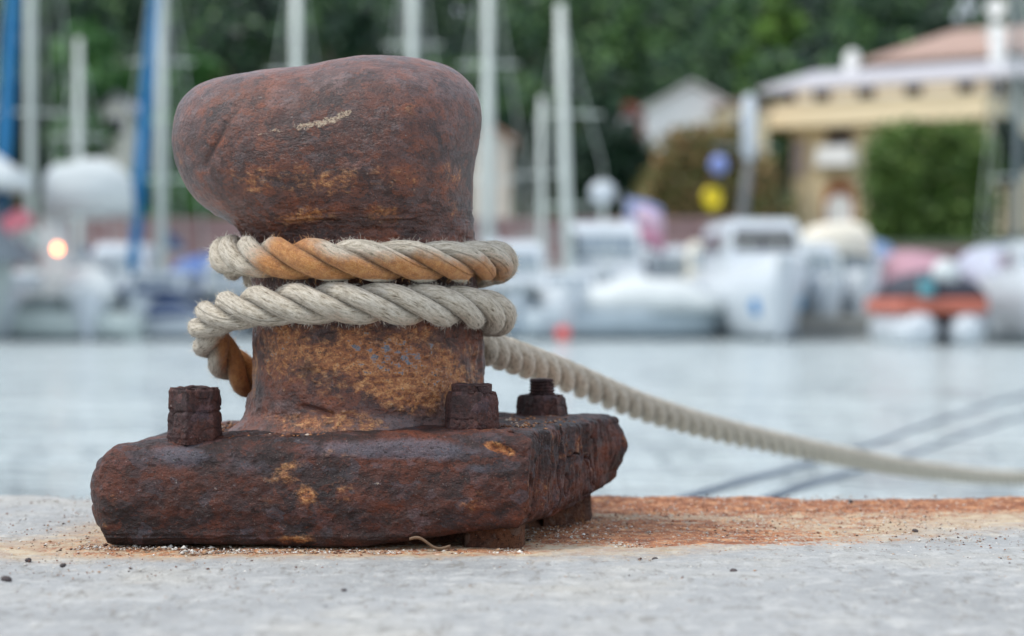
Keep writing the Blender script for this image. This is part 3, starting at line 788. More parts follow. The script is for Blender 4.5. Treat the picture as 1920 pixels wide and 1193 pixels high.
# ------------------------------------------------------------------ far shore, hill
def hill_z(x, y):
    y = np.asarray(y, float)
    return np.where(y < 66, 2.0, np.where(y < 100, 2.0 + (y - 66) * 0.06, 4.04 + (np.minimum(y, 150) - 100) * 0.36 - np.maximum(y - 190, 0) * 0.2))
def build_land():
    xs = np.linspace(-170, 170, 90); ys = np.concatenate([[62.05, 66], np.linspace(70, 290, 90)])
    X, Y = np.meshgrid(xs, ys, indexing='ij'); Z = hill_z(X, Y)
    P = np.stack([X.ravel(), Y.ravel(), Z.ravel()], 1)
    P[:, 2] += fbm(P * np.array([.03, .03, 0]), 3, 7) * 1.5 * sstep(80, 120, P[:, 1]) 
    tag(mesh_np('hillside', P, grid_faces(len(xs), len(ys)), simple('undergrowth', lin(52, 68, 44), 0.95, 0.5, 0.3)), 'hillside under the trees', kind='structure')
    m = MB(); m.box(-170, 170, 58.5, 62, -2.5, 1.0); tag(m.build('promenade', simple('promenade_concrete', lin(150, 140, 136), 0.85)), kind='structure')
    m = MB(); m.box(-60, 7, 62.0, 62.4, 1.0, 2.75); m.box(7, 60, 62.02, 62.4, 1.0, 1.85)
    for i in range(-30, 31): m.box(i * 2 - .12, i * 2 + .12, 61.9, 62.0, 1.0, 2.75 if i < 4 else 1.85)
    m.box(-60, 7.05, 61.88, 62.5, 2.75, 2.9); m.box(7.05, 60, 61.88, 62.5, 1.85, 1.98)
    tag(m.build('retaining_wall', simple('pink_plaster', lin(150, 126, 124), 0.9, 0.2, 0.6)), 'long pinkish retaining wall behind the boats along the far quay', 'wall')
build_land()

_lm = {}
def leaf_mat(name, cols):
    if name in _lm: return _lm[name]
    t = NT(name); g = t.n.new('ShaderNodeNewGeometry')
    nz = t.noise(0.11, 4, 0.6); f = t.math('ADD', t.math('MULTIPLY', nz, 0.72), t.math('MULTIPLY', g.outputs['Random Per Island'], 0.28))
    t.col(t.ramp(f, [(0.34, cols[0]), (0.50, cols[1]), (0.66, cols[2])])); t.rough(0.6)
    _lm[name] = t.m; return t.m
def leaves(centers, radii, n, size, seed, squash=0.85):
    """leaf faces filling several clumps; centers (k,3), radii (k,)"""
    rng = np.random.default_rng(seed); k = len(centers)
    idx = np.repeat(np.arange(k), n); N = k * n
    d = rng.normal(size=(N, 3)); d /= np.linalg.norm(d, axis=1, keepdims=True)
    r = rng.random(N) ** 0.45
    c = centers[idx] + d * (radii[idx] * r)[:, None] * np.array([1, 1, squash])
    u = rng.normal(size=(N, 3)); u /= np.linalg.norm(u, axis=1, keepdims=True)
    w = np.cross(u, rng.normal(size=(N, 3))); w /= np.linalg.norm(w, axis=1, keepdims=True)
    s = (size * (0.6 + 0.8 * rng.random(N)))[:, None]
    V = np.stack([c - u * s, c - w * s * .6, c + u * s, c + w * s * .6], 1).reshape(-1, 3)
    return V, np.arange(N * 4).reshape(-1, 4)

def build_wood():
    rng = np.random.default_rng(4); C, Rr = [], []
    y = 101.0
    while y < 166:
        half = y * 0.30 + 8
        x = -half + rng.random() * 4
        while x < half:
            yy = y + rng.uniform(-2, 2); rr = rng.uniform(2.2, 3.8)
            z = float(hill_z(x, yy)) + rng.uniform(2.5, 5.5)
            for q in range(4):
                C.append((x + rng.normal() * rr * .55, yy + rng.normal() * rr * .5, z + rng.normal() * rr * .5)); Rr.append(rr * rng.uniform(.4, .75))
            x += rr * rng.uniform(1.2, 1.9)
        y += 4.0
    V, F = leaves(np.array(C), np.array(Rr), 120, 0.28, 5)
    tag(mesh_np('wooded_hillside', V, F, leaf_mat('wood_leaves', (lin(10, 32, 28), lin(32, 68, 46), lin(98, 136, 70))), smooth=False), 'dark green wood covering the hillside behind the harbour', 'wood', kind='stuff')
build_wood()

BARK = simple('bark', lin(88, 74, 62), 0.9, 0.3, 2)
def tree(px, ytop, ybase, D, wpx, mat, label, name='tree', seed=1, trunk=True, n=200, size=0.3, group='trees at the foot of the hill'):
    rng = np.random.default_rng(seed); k = D / FPX
    x, _, zt = at(px, ytop, D); zb = CAMZ - (ybase - 570) * k; W = wpx * k; H = zt - zb
    root = empty(name, (x, D, zb)); tag(root, label, 'tree', group)
    tz = H * 0.35
    m = MB(); m.tube([(0, 0, -2.5), (0.05, 0, tz * .5), (0.1, 0.05, tz), (0.15, 0, H * .7)], [W * .05, W * .042, W * .03, W * .01], 8)
    for q in range(5):
        a = q * 1.3 + seed; m.tube([(0.05, 0, tz * (.7 + .12 * q)), (math.cos(a) * W * .18, math.sin(a) * W * .18, tz + H * .18), (math.cos(a) * W * .32, math.sin(a) * W * .3, tz + H * (.25 + .06 * q))], [W * .022, W * .014, W * .006], 6)
    m.build('trunk', BARK, root, True)
    C = []; Rr = []
    for q in range(16):
        a = rng.random() * 6.28; f = rng.random(); zz = H * (0.34 + 0.56 * f); r = W * .34 * math.sin(math.pi * min(.95, .22 + f * .75)) * rng.random() ** .5
        C.append((math.cos(a) * r, math.sin(a) * r, zz)); Rr.append(W * rng.uniform(.12, .22))
    V, F = leaves(np.array(C), np.array(Rr), n // 2, size, seed)
    mesh_np('crown', V, F, mat, root, smooth=False)
LIME = leaf_mat('lime_leaves', (lin(60, 92, 34), lin(92, 130, 46), lin(130, 164, 70)))
DARK = leaf_mat('dark_leaves', (lin(10, 36, 26), lin(24, 58, 38), lin(42, 78, 46)))
MIDG = leaf_mat('mid_leaves', (lin(40, 84, 44), lin(66, 116, 56), lin(100, 144, 70)))
BROWN = leaf_mat('russet_leaves', (lin(84, 104, 54), lin(136, 122, 76), lin(176, 132, 94)))
IVY = leaf_mat('ivy_leaves', (lin(66, 92, 42), lin(90, 122, 54), lin(118, 140, 66)))
for a in [
    (1460, -40, 190, 108, 130, LIME, 'tall yellow-green tree on the slope above the white gabled house', 31),
    (1405, 95, 205, 106, 90, LIME, 'small bright lime tree beside the white gabled house', 32),
    (372, 60, 420, 90, 190, MIDG, 'green tree behind the bollard head, just right of the blue furled sail', 33),
    (170, 20, 430, 94, 210, MIDG, 'leafy mid green tree between the two leftmost tall masts', 34),
    (660, -20, 430, 96, 220, DARK, 'dark tree directly behind the bollard head', 35),
    (1130, 175, 430, 84, 170, DARK, 'dark evergreen tree just right of the leaning grey mast', 36),
    (985, 165, 430, 88, 150, DARK, 'dark evergreen tree between the pale house and the leaning mast', 37),
    (30, 120, 430, 86, 170, DARK, 'dark tree at the left edge behind the blue sail', 38),
    (1885, 215, 430, 84, 110, DARK, 'dark narrow tree at the right edge beside the ivy-covered block', 39),
    (500, 250, 440, 80, 170, MIDG, 'low green tree hidden behind the bollard neck', 40)]:
    tree(a[0], a[1], a[2], a[3], a[4], a[5], a[6], seed=a[7])
def hedge(px0, px1, ytop, ybase, D, depth, mat, label, name, seed, rnd=0.5):
    k = D / FPX; x0, x1 = (px0 - 960) * k, (px1 - 960) * k; zb = CAMZ - (ybase - 570) * k; zt = CAMZ - (ytop - 570) * k
    rng = np.random.default_rng(seed); C, Rr = [], []; r = 0.62
    nx = int((x1 - x0) / r) + 1; nz = int((zt - zb) / r) + 1
    for i in range(nx):
        u = i / max(1, nx - 1)
        top = zb + (zt - zb) * (1 - rnd * (abs(u - .45) * 2) ** 3)
        for j in range(nz):
            z = zb + 0.3 + (zt - zb - .6) * j / max(1, nz - 1)
            if z > top: continue
            for dy in (0, depth * .5, depth):
                C.append((x0 + r * .5 + (x1 - x0 - r) * u + rng.normal() * .1, dy + rng.normal() * .1, z - zb)); Rr.append(r * rng.uniform(.75, 1.15))
    C = np.array(C); cx = (x0 + x1) / 2; C[:, 0] -= cx
    V, F = leaves(C, np.array(Rr), 46, 0.16, seed, 1.0)
    root = empty(name, (cx, D, zb)); tag(root, label, 'hedge' if 'hedge' in name else 'shrub')
    mesh_np('foliage', V, F, mat, root, smooth=False)
    m = MB()
    for i in range(max(2, nx // 2)): m.tube([(-(x1 - x0) / 2 + .5 + i * 1.2 if -(x1 - x0) / 2 + .5 + i * 1.2 < (x1 - x0) / 2 else 0, depth / 2, -1.5), (-(x1 - x0) / 2 + .6 + i * 1.1 if -(x1 - x0) / 2 + .6 + i * 1.1 < (x1 - x0) / 2 else 0, depth / 2, (zt - zb) * .6)], [.07, .03], 5)
    m.build('stem', BARK, root)
hedge(1205, 1480, 240, 465, 74, 1.6, BROWN, 'russet brown and olive shrub left of the yellow house', 'large_shrub', 51, 0.45)
hedge(1636, 1868, 232, 470, 78, 1.6, IVY, 'tall clipped green hedge hiding the right of the yellow house', 'clipped_hedge', 52, 0.1)
hedge(1080, 1240, 238, 395, 76, 1.4, DARK, 'dark green hedge below the white gabled house', 'dark_hedge', 53, 0.3)
hedge(100, 420, 330, 450, 72, 1.4, MIDG, 'low loose green hedge behind the boats at the left', 'low_hedge', 54, 0.3)

# ------------------------------------------------------------------ buildings
CREAM = simple('cream_plaster', lin(240, 220, 182), 0.85, 0.06, 0.5)
PALEW = simple('pale_plaster', lin(244, 240, 228), 0.85, 0.06, 0.5)
WHITEP = simple('white_plaster', lin(242, 242, 240), 0.8, 0.05, 0.5)
ROOFP = simple('faded_pink_roof', lin(168, 142, 130), 0.9, 0.15, 3)
ROOFG = simple('grey_roof', lin(178, 178, 184), 0.8, 0.1, 2)
ROOFR = simple('red_tiles', lin(170, 92, 78), 0.9, 0.15, 3)
GLASS = simple('dark_window_glass', lin(52, 50, 54), 0.15, 0.1, 1)
TINT = simple('tinted_window', lin(128, 142, 152), 0.15, 0.1, 1)
STEEL = simple('dull_aluminium', lin(204, 212, 206), 0.45, 0.06, 1.5)
def yellow_house():
    DL, DR = 95.0, 89.0; p0 = Vector(at(1430, 570, DL)); p1 = Vector(at(1862, 570, DR)); p0.z = p1.z = 0
    ax = (p1 - p0); Lw = ax.length; ang = math.atan2(ax.y, ax.x)
    root = empty('yellow_house', (p0.x, p0.y, 3.2), ang); tag(root, 'cream yellow house with long balcony, arched doorway and faded pink roof', 'house')
    def u(px):   # along the facade
        k = (px - 960) / FPX; t = (k * p0.y - p0.x) / (ax.x - k * ax.y); return t * Lw
    def z(px, py): t = u(px) / Lw; return CAMZ - (py - 570) * (DL + (DR - DL) * t) / FPX - 3.2
    m = MB(); m.box(u(1485), Lw - .3, 0, 8, -1.5, z(1640, 232)); m.build('wall', CREAM, root)
    m = MB(); m.box(u(1440), Lw - .6, 1.6, 8, z(1640, 232) + .003, z(1640, 138)); w = m.build('upper_wall', PALEW, root)
    zp0, zp1 = z(1640, 236), z(1640, 192)
    m = MB(); m.box(0, Lw, -1.1, -.9, zp0, zp1, .03); m.box(0, Lw, -.9, 1.6, zp0, zp0 + .22); m.box(0, .2, -.9, 1.6, zp0 + .22, zp1); m.box(Lw - .2, Lw, -.9, 1.6, zp0 + .22, zp1)
    m.box(-.05, Lw + .05, -1.18, -.82, zp1, zp1 + .07); m.build('balcony', CREAM, root)
    for px in (1452, 1516, 1600, 1690, 1790, 1850):
        a = u(px); m = MB(); m.box(a - .42, a + .42, 1.5, 1.6, z(1640, 196), z(1640, 150)); f = m.build('window', simple('window_frame', lin(120, 90, 76), .6), root)
        m = MB(); m.box(a - .34, a + .34, 1.46, 1.5, z(1640, 194), z(1640, 153)); m.build('pane', GLASS, f)
    zr = z(1640, 148)
    def hip(x0, x1, y0, y1, z0, z1, name, mat, th=.18):
        mm = MB(); d = (y1 - y0) / 2
        mm.loft([[(x0, y0, z0 - th), (x1, y0, z0 - th), (x1, y1, z0 - th), (x0, y1, z0 - th)], [(x0, y0, z0), (x1, y0, z0), (x1, y1, z0), (x0, y1, z0)], [(x0 + d, y0 + d - .05, z1), (x1 - d, y0 + d - .05, z1), (x1 - d, y0 + d + .05, z1), (x0 + d, y0 + d + .05, z1)]])
        return mm.build(name, mat, root)
    m = MB(); m.loft([[(u(1405), 1.0, zr - .2), (Lw + 1.5, 1.0, zr - .2), (Lw + 1.5, 8.4, zr - .2), (u(1405), 8.4, zr - .2)], [(u(1405), 1.0, zr), (Lw + 1.5, 1.0, zr), (Lw + 1.5, 8.4, zr), (u(1405), 8.4, zr)], [(u(1470), 3.4, zr + .95), (Lw + .3, 3.4, zr + .95), (Lw + .3, 8.0, zr + .95), (u(1470), 8.0, zr + .95)]]); rf = m.build('roof', ROOFG, root)
    m = MB(); m.box(u(1640), Lw + 2.2, 4, 8.2, zr + .955, zr + 1.25); m.build('attic_wall', PALEW, root)
    hip(u(1565), Lw + 4.5, 3.2, 10.0, zr + 1.3, zr + 2.9, 'upper_roof', ROOFP)
    for px, dy, h0, h1 in ((1547, 3.0, .5, 1.55), (1832, 2.6, .4, 2.2)):
        a = u(px); m = MB(); m.box(a - .3, a + .3, dy, dy + .6, zr + h0, zr + h1); m.dome((a, dy + .3, zr + h1), .34, .34, .3, 10, 4); m.build('chimney', WHITEP, rf)
    # satellite dish on its arm
    a = u(1828); m = MB(); m.tube([(a - .6, 3.2, zr + 1.9), (a, 3.0, zr + 3.2)], .07, 6); dd = m.build('dish_arm', STEEL, root)
    m = MB(); m.loft([[(a + math.cos(q) * rr, 2.9 - dy, zr + 3.3 + math.sin(q) * rr) for q in np.linspace(0, 2 * math.pi, 16, endpoint=False)] for rr, dy in ((.05, -.12), (.3, -.06), (.46, .04), (.46, .07), (.28, -.03), (.04, -.09))]); m.build('satellite_dish', WHITEP, dd)
    # tower bay below the balcony
    a = u(1575); m = MB(); m.box(a - .65, a + .65, -.1, 0, z(1575, 272), z(1575, 244)); f = m.build('window', simple('shutter_brown', lin(110, 74, 60), .7), root)
    m = MB(); m.box(a - .5, a + .5, -.14, -.1, z(1575, 270), z(1575, 247)); m.build('pane', GLASS, f)
    m = MB(); m.prism([(a - .95, z(1575, 312)), (a + .95, z(1575, 312)), (a + .8, z(1575, 276)), (a - .8, z(1575, 276))], -.8, -.02); m.build('awning', WHITEP, root)
    arch = [(a - .8, -.4), (a + .8, -.4)] + [(a + .8 * math.cos(q), z(1575, 372) + .95 * math.sin(q)) for q in np.linspace(0, math.pi, 12)]
    m = MB(); m.prism(arch, -.08, 0); d = m.build('doorway', simple('terracotta_surround', lin(176, 112, 70), .8), root)
    m = MB(); m.prism([(a - .62, -.4), (a + .62, -.4), (a + .62, z(1575, 378)), (a, z(1575, 360)), (a - .62, z(1575, 378))], -.12, -.08); m.build('door', WHITEP, d)
    m = MB(); m.box(u(1488), u(1510), -.12, 0, z(1500, 330), z(1500, 262)); m.build('window', simple('lilac_shutter', lin(186, 170, 168), .7), root)
yellow_house()
def gable_house(px0, px1, yridge, yeave, ybase, D, depth, wall, roof, label, wins=2, rz=0.0):
    k = D / FPX; w = (px1 - px0) * k; x = ((px0 + px1) / 2 - 960) * k; zb = CAMZ - (ybase - 570) * k
    ze = (ybase - yeave) * k; zr = (ybase - yridge) * k
    root = empty('house', (x, D, zb), rz); tag(root, label, 'house', 'houses on the far shore')
    m = MB(); m.prism([(-w / 2, -2), (w / 2, -2), (w / 2, ze), (0, zr - .1), (-w / 2, ze)], 0, depth); m.build('wall', wall, root)
    m = MB(); t = .16; o = .25; s = (zr - ze) / (w / 2)
    m.prism([(-w / 2 - o, ze - o * s + .02), (0, zr + .02), (w / 2 + o, ze - o * s + .02), (w / 2 + o, ze - o * s + t), (0, zr + t + .02), (-w / 2 - o, ze - o * s + t)], -.3, depth + .3); m.build('roof', roof, root)
    for i in range(wins):
        a = (-.5 + (i + .5) / wins) * w * .8; m = MB(); m.box(a - .4, a + .4, -.06, 0, ze * .45, ze * .45 + 1.0); f = m.build('window', WHITEP, root)
        m = MB(); m.box(a - .33, a + .33, -.09, -.06, ze * .45 + .07, ze * .45 + .93); m.build('pane', GLASS, f)
gable_house(1212, 1382, 158, 205, 300, 91, 8, WHITEP, simple('white_roof', lin(214, 212, 208), .7), 'white gabled house above the dark hedge, left of the yellow house', 0)
gable_house(1145, 1212, 200, 215, 300, 92, 6, simple('mauve_plaster', lin(150, 110, 104), .9), ROOFR, 'low house with dull red roof beside the white gabled house', 1)
gable_house(1345, 1440, 192, 205, 300, 90, 5, CREAM, ROOFP, 'small orange-cream annex between the white house and the yellow house', 1)
gable_house(880, 958, 240, 262, 400, 74, 6, simple('peach_white_plaster', lin(222, 210, 196), .85), simple('peach_roof', lin(190, 150, 132), .85), 'pale house partly hidden behind the right side of the bollard', 0)
gable_house(195, 240, 180, 205, 300, 93, 6, PALEW, ROOFG, 'small faint pale house among the trees at the upper left', 1)

# ------------------------------------------------------------------ boats
GEL = simple('white_gelcoat', lin(200, 208, 214), 0.3, 0.04, 1.2)
CANV = simple('white_canvas', lin(208, 214, 214), 0.8, 0.06, 2.5)
BLUEC = simple('blue_canvas', lin(18, 104, 152), 0.8, 0.12, 2.5)
NAVY = simple('navy_canvas', lin(52, 76, 116), 0.8, 0.1, 2.5)
DARKC = simple('black_tarp', lin(46, 50, 62), 0.6, 0.2, 2.5)
GREYH = simple('grey_paint', lin(120, 132, 134), 0.4, 0.08, 1.5)
BOOT = simple('antifouling', lin(56, 76, 84), 0.6, 0.1, 2)
PINK = simple('pink_red_paint', lin(226, 128, 140), 0.5, 0.08, 2)
def hull_rings(L, B, H, sheer=0.25, dr=0.3, full=2.4, nst=14, pw=2):
    rings = []
    for i in range(nst):
        t = i / (nst - 1) * 0.985; b = B / 2 * (1 - t ** full) ** .75 * (0.88 + .12 * math.sin(min(1, t * 2) * math.pi / 2)); g = H * (1 + sheer * t ** pw)
        ring = []
        for q in np.linspace(0, math.pi, 11):
            c, s = math.cos(q), math.sin(q); zz = g - (g + dr * (1 - t ** 3)) * s ** .75
            f = (zz + dr) / (g + dr); ring.append((-L / 2 + L * t * (1 - .07 * (1 - f)), b * math.copysign(abs(c) ** .55, c) * (.8 + .2 * f), zz))
        rings.append(ring)
    return rings
def hull_parts(root, L, B, H, mat, stripe=None, sheer=.25, full=2.4, boot=True, pw=2, sr=.085):
    R_ = hull_rings(L, B, H, sheer, full=full, pw=pw, nst=14 if pw == 2 else 26); m = MB(); m.loft(R_); h = m.build('hull', mat, root, True)
    h.data.polygons[-1].use_smooth = False
    if stripe:
        for sgn in (0, -1):
            m = MB(); m.tube([Vector(r[sgn]) + Vector((0, (.02 if sgn == 0 else -.02), -.12)) for r in R_], sr, 6); m.build('rub_strip', stripe, root, True)
    if boot:
        m = MB()
        rg = []
        for r in R_:
            g = r[0][2]; half = abs(r[0][1]); f = (.10 + .3) / (g + .3)
            rg.append(half * (.8 + .2 * f) * 1.0)
        for sgn in (1, -1): m.tube([(r[5][0] * .995, sgn * w * .97, .06) for r, w in zip(R_, rg)], .06, 6)
        m.build('boot_stripe', BOOT, root, True)
    return h
def cabin(root, x0, x1, w, z0, h, mat=None, wins=2, glass=True, slope=.35, name='cabin', gm=None):
    gm = gm or TINT
    m = MB(); q = h * slope
    m.loft([[(x0, -w / 2, z0), (x1, -w / 2, z0), (x1, w / 2, z0), (x0, w / 2, z0)], [(x0 + q * .3, -w / 2 * .94, z0 + h * .85), (x1 - q * 1.6, -w / 2 * .9, z0 + h * .85), (x1 - q * 1.6, w / 2 * .9, z0 + h * .85), (x0 + q * .3, w / 2 * .94, z0 + h * .85)],
        [(x0 + q * .5, -w / 2 * .82, z0 + h), (x1 - q * 2, -w / 2 * .78, z0 + h), (x1 - q * 2, w / 2 * .78, z0 + h), (x0 + q * .5, w / 2 * .82, z0 + h)]])
    c = m.build(name, mat or GEL, root)
    if glass:
        m = MB(); e = .03
        f = lambda t: x1 - q * 1.6 * t / .85
        m.loft([[(f(.38) + e - .05, -w * .40, z0 + h * .38), (f(.38) + e, -w * .40, z0 + h * .38), (f(.38) + e, w * .40, z0 + h * .38), (f(.38) + e - .05, w * .40, z0 + h * .38)], [(f(.8) + e - .05, -w * .38, z0 + h * .8), (f(.8) + e, -w * .38, z0 + h * .8), (f(.8) + e, w * .38, z0 + h * .8), (f(.8) + e - .05, w * .38, z0 + h * .8)]]); m.build('windscreen', gm, c)
        for i in range(wins):
            a = x0 + .25 + (x1 - x0 - q * 1.6 - .4) * i / wins; b = a + (x1 - x0 - q * 1.6 - .5) / wins - .12
            for sg in (-1, 1):
                m = MB(); m.box(a, b, sg * w / 2 - .03, sg * w / 2 + .012, z0 + h * .42, z0 + h * .72); m.build('window', gm, c)
    return c
def fender(root, x, y, z, mat=GEL, r=.12, h=.5):
    m = MB(); m.tube([(x, y, z), (x, y, z + .03), (x, y, z + .12), (x, y, z + h - .12), (x, y, z + h - .03), (x, y, z + h)], [r * .3, r * .7, r, r, r * .7, r * .2], 10); m.tube([(x, y, z + h), (x, y, z + h + .35)], .012, 4); m.build('fender', mat, root, True)
def sailboat(px, ytop, D, L, B, H, hdg, label, hullm=None, jib=None, boom=None, stripe=None, mr=.11, lean=0.0, mh=None, cover=None, spreaders=2, deck=True):
    x, y, _ = at(px, 570, D); root = empty('sailing_boat', (x, y, WZ), R(hdg)); tag(root, label, 'sailing boat', 'sailing boats moored at the far quay')
    hull_parts(root, L, B, H, hullm or GEL, stripe)
    cabin(root, -L * .28, L * .16, B * .55, H * 1.0, .55, slope=.6, wins=2)
    top = (CAMZ - (ytop - 570) * D / FPX) - WZ
    a = R(hdg); lx = lambda f: f
    m = MB(); dxw = lean; ex = (dxw * math.cos(a), -dxw * math.sin(a))
    m.tube([(0, 0, H), (ex[0] * .5, ex[1] * .5, top * .5), (ex[0], ex[1], top)], [mr, mr * .95, mr * .8], 10); ms = m.build('mast', mh or STEEL, root, True)
    for q in range(spreaders):
        zz = H + (top - H) * (q + 1) / (spreaders + 1.2); m = MB(); m.tube([(0, -.75, zz - .03), (0, 0, zz), (0, .75, zz - .03)], .025, 5); m.build('spreader', STEEL, ms)
    m = MB(); m.tube([(L * .48, 0, H * 1.2), (ex[0], ex[1], top)], .012, 4); m.tube([(-L * .48, 0, H), (ex[0], ex[1], top)], .012, 4)
    for sg in (-1, 1): m.tube([(-.2, sg * B * .45, H), (0, sg * .75, H + (top - H) * .45), (ex[0], ex[1], top * .97)], .012, 4)
    m.build('rigging', STEEL, root)
    m = MB(); m.tube([(-.1, 0, H + 1.1), (-L * .4, 0, H + 1.15)], .06, 8); b = m.build('boom', STEEL, root, True)
    if cover:
        m = MB(); m.tube([(-.15, 0, H + 1.2), (-.5, 0, H + 1.32), (-L * .25, 0, H + 1.28), (-L * .4, 0, H + 1.22)], [.1, .22, .17, .08], 10); m.build('sail_cover', cover, b, True)
    if jib:
        p0 = Vector((L * .475, 0, H * 1.25)); p1 = Vector((ex[0], ex[1], top))
        m = MB(); m.tube([p0.lerp(p1, t) for t in (.02, .06, .3, .6, .85, .95)], [.03, .12, .15, .13, .09, .03], 8); m.build('furled_jib', jib, root, True)
    m = MB()
    for sg in (-1, 1):
        for i in range(5): m.tube([(L * .45 - i * L * .2, sg * B * (.12 + .33 * min(1, i * .5)), H * 1.05), (L * .45 - i * L * .2, sg * B * (.12 + .33 * min(1, i * .5)), H * 1.05 + .55)], .012, 4)
        m.tube([(L * .45 - i * L * .2, sg * B * (.12 + .33 * min(1, i * .5)), H * 1.05 + .55) for i in range(5)], .01, 4)
    m.build('guard_rail', STEEL, root)
    for sg in (-1, 1): fender(root, -L * .1, sg * (B * .5 + .1), H * .25, r=.11)
    return root
sailboat(57, -550, 45, 9.0, 2.3, .95, -85.4, 'sailing boat with the leftmost mast and a blue furled jib in front', jib=BLUEC, cover=CANV)
sailboat(148, 72, 55, 6.5, 2.2, .9, -84, 'sailing boat with the short mast between two tall masts at the left', cover=NAVY, mr=.10)
sailboat(302, -150, 46, 8.5, 2.4, .95, -88.7, 'sailing boat with the tall pale mast and long blue furled jib left of the bollard', jib=BLUEC, cover=NAVY, mr=.125, stripe=NAVY)
sailboat(555, -120, 50, 8.5, 2.5, 1.0, -80, 'sailing boat whose mast rises behind the left half of the bollard head', cover=BLUEC, mr=.13)
sailboat(773, -200, 51, 8.5, 2.6, 1.0, -96, 'sailing boat whose mast rises behind the top of the bollard head', cover=CANV, mr=.13, stripe=GREYH)
sailboat(915, -140, 49, 8.2, 2.4, 1.0, -93, 'sailing boat with the mast close to the right side of the bollard head', cover=CANV, mr=.13)
sailboat(1068, 8, 45.5, 7.5, 2.2, .95, -92, 'sailing boat with a slightly leaning mast and a dark cover at its foot', cover=DARKC, mr=.125, lean=-.21)
sailboat(1016, 182, 56, 6.0, 2.1, .85, -88, 'small sailing boat with the short faint mast beside the leaning one', mr=.09, cover=CANV)
sailboat(1908, -160, 54, 8.0, 2.5, 1.0, -90, 'sailing boat with a grey mast at the right edge', mh=GREYH, mr=.10, cover=NAVY)

def motorboat(px, D, L, B, H, hdg, label, hullm=None, stripe=None, cab=None, canopy=None, cover=None, dome=None, extra=None, name='motor_boat', full=2.8, rail=True, fend=True, hk={}):
    x, y, _ = at(px, 570, D); root = empty(name, (x, y, WZ), R(hdg)); tag(root, label, 'motor boat', 'motor boats moored at the far quay')
    hull_parts(root, L, B, H, hullm or GEL, stripe, full=full, **hk)
    if cab: cabin(root, *cab)
    if canopy:      # (x0,x1,w,z0,z1,mat): soft top on hoops
        x0, x1, w, z0, z1, mt = canopy; n = 9
        rg = []
        for X in (x0, x0 + .1, (x0 + x1) / 2, x1 - .15, x1):
            e = .75 if X in (x0, x1) else 1.0
            rg.append([(X, -w / 2 * math.cos(q) * (1 if e == 1 else .96), z0 + (z1 - z0) * e * math.sin(q) ** .4 * (1 + .05 * math.sin(X * 9 + q * 5))) for q in np.linspace(0, math.pi, n)])
        m = MB(); m.loft(rg); m.build('canopy', mt, root, True)
        m = MB()
        for X in (x0 + .1, x1 - .15):
            for sg in (-1, 1): m.tube([(X, sg * w * .48, H), (X, sg * w * .48, z0 + .05)], .02, 5)
        m.build('canopy_frame', STEEL, root)
    if cover:       # (x0,x1,w,z0,h,mat): tarpaulin stretched over the cockpit
        x0, x1, w, z0, h, mt = cover; rg = []
        for t in np.linspace(0, 1, 9):
            ww = w * (math.sin(math.pi * (.12 + .76 * t)) ** .4); hh = h * math.sin(math.pi * (.08 + .84 * t)) ** .7
            rg.append([(x0 + (x1 - x0) * t, -ww / 2 * math.cos(q), z0 + hh * math.sin(q) ** .8 * (1 + .08 * math.sin(t * 19))) for q in np.linspace(0, math.pi, 11)])
        m = MB(); m.loft(rg); m.build('cover', mt, root, True)
    if dome:
        dx, dz, r = dome; m = MB(); m.tube([(dx, 0, dz - 1.0), (dx, 0, dz)], .05, 6); p = m.build('antenna_post', STEEL, root)
        m = MB(); m.dome((dx, 0, dz), r, r, r * .9, 12, 6, -1.0); m.build('radar_dome', GEL, p, True)
    if rail:
        m = MB(); q = [(L * (.48 - .16 * i), B * (.06 + .16 * i), H * 1.18 + .45) for i in range(4)]
        m.tube(q, .018, 4); m.tube([(a, -b, c) for a, b, c in q], .018, 4); m.tube([q[0], (q[0][0], -q[0][1], q[0][2])], .018, 4)
        for a, b, c in q:
            for sg in (-1, 1): m.tube([(a, sg * b, H), (a, sg * b, c)], .015, 4)
        m.build('bow_rail', STEEL, root)
    if fend:
        for sg in (-1, 1): fender(root, 0, sg * (B * .5 + .1), H * .2)
    return root
# left
r = motorboat(-378, 40.4, 9.4, 2.6, 1.55, 2, 'big boat bow at the left edge with pinkish rub strip and grey cover', hullm=simple('pale_green_grey', lin(178, 190, 188), .4), stripe=PINK, cab=(-2, 4.7, 2.2, 1.6, 1.7, simple('grey_canvas', lin(112, 122, 130), .8), 1, False), cover=(1.6, 4.6, 2.2, 3.1, .9, CANV), fend=False, rail=False, hk=dict(sheer=.8, pw=6, sr=.20))
r = motorboat(165, 43.5, 6.0, 2.0, .8, -78, 'motor boat wrapped in white canvas with an arched top and a lit orange lamp', cab=(-2.4, 1.6, 1.35, .8, 1.0, CANV, 1, True), canopy=(-1.6, 1.4, 1.95, 2.75, 3.85, CANV), cover=(-.3, 2.6, 1.3, .85, .75, CANV), rail=False)
m = MB(); m.prism([(-.3, 2.9), (.9, 2.9), (1.5, .9), (.1, .9)], -.93, -.40); m.build('side_curtain', CANV, r)
m = MB(); m.tube([(1.9, -.62, 1.2), (1.9, -.62, 1.85)], .03, 6); lp = m.build('lamp_post', STEEL, r)
lt = NT('lit_lamp'); lt.b.inputs['Emission Color'].default_value = lin(255, 150, 90); lt.b.inputs['Emission Strength'].default_value = 9; lt.col(lin(255, 170, 110))
m = MB(); m.dome((1.9, -.62, 1.92), .07, .07, .08, 10, 6, -1.4); m.build('lamp_globe', lt.m, lp, True)
motorboat(60, 42.0, 4.6, 1.6, .60, 172, 'low pale open boat lying broadside at the lower left', hullm=simple('pale_celadon', lin(196, 208, 204), .5), cover=(-1.8, 1.2, 1.2, .58, .35, simple('grey_green_tarp', lin(120, 134, 134), .8)), rail=False, fend=False)
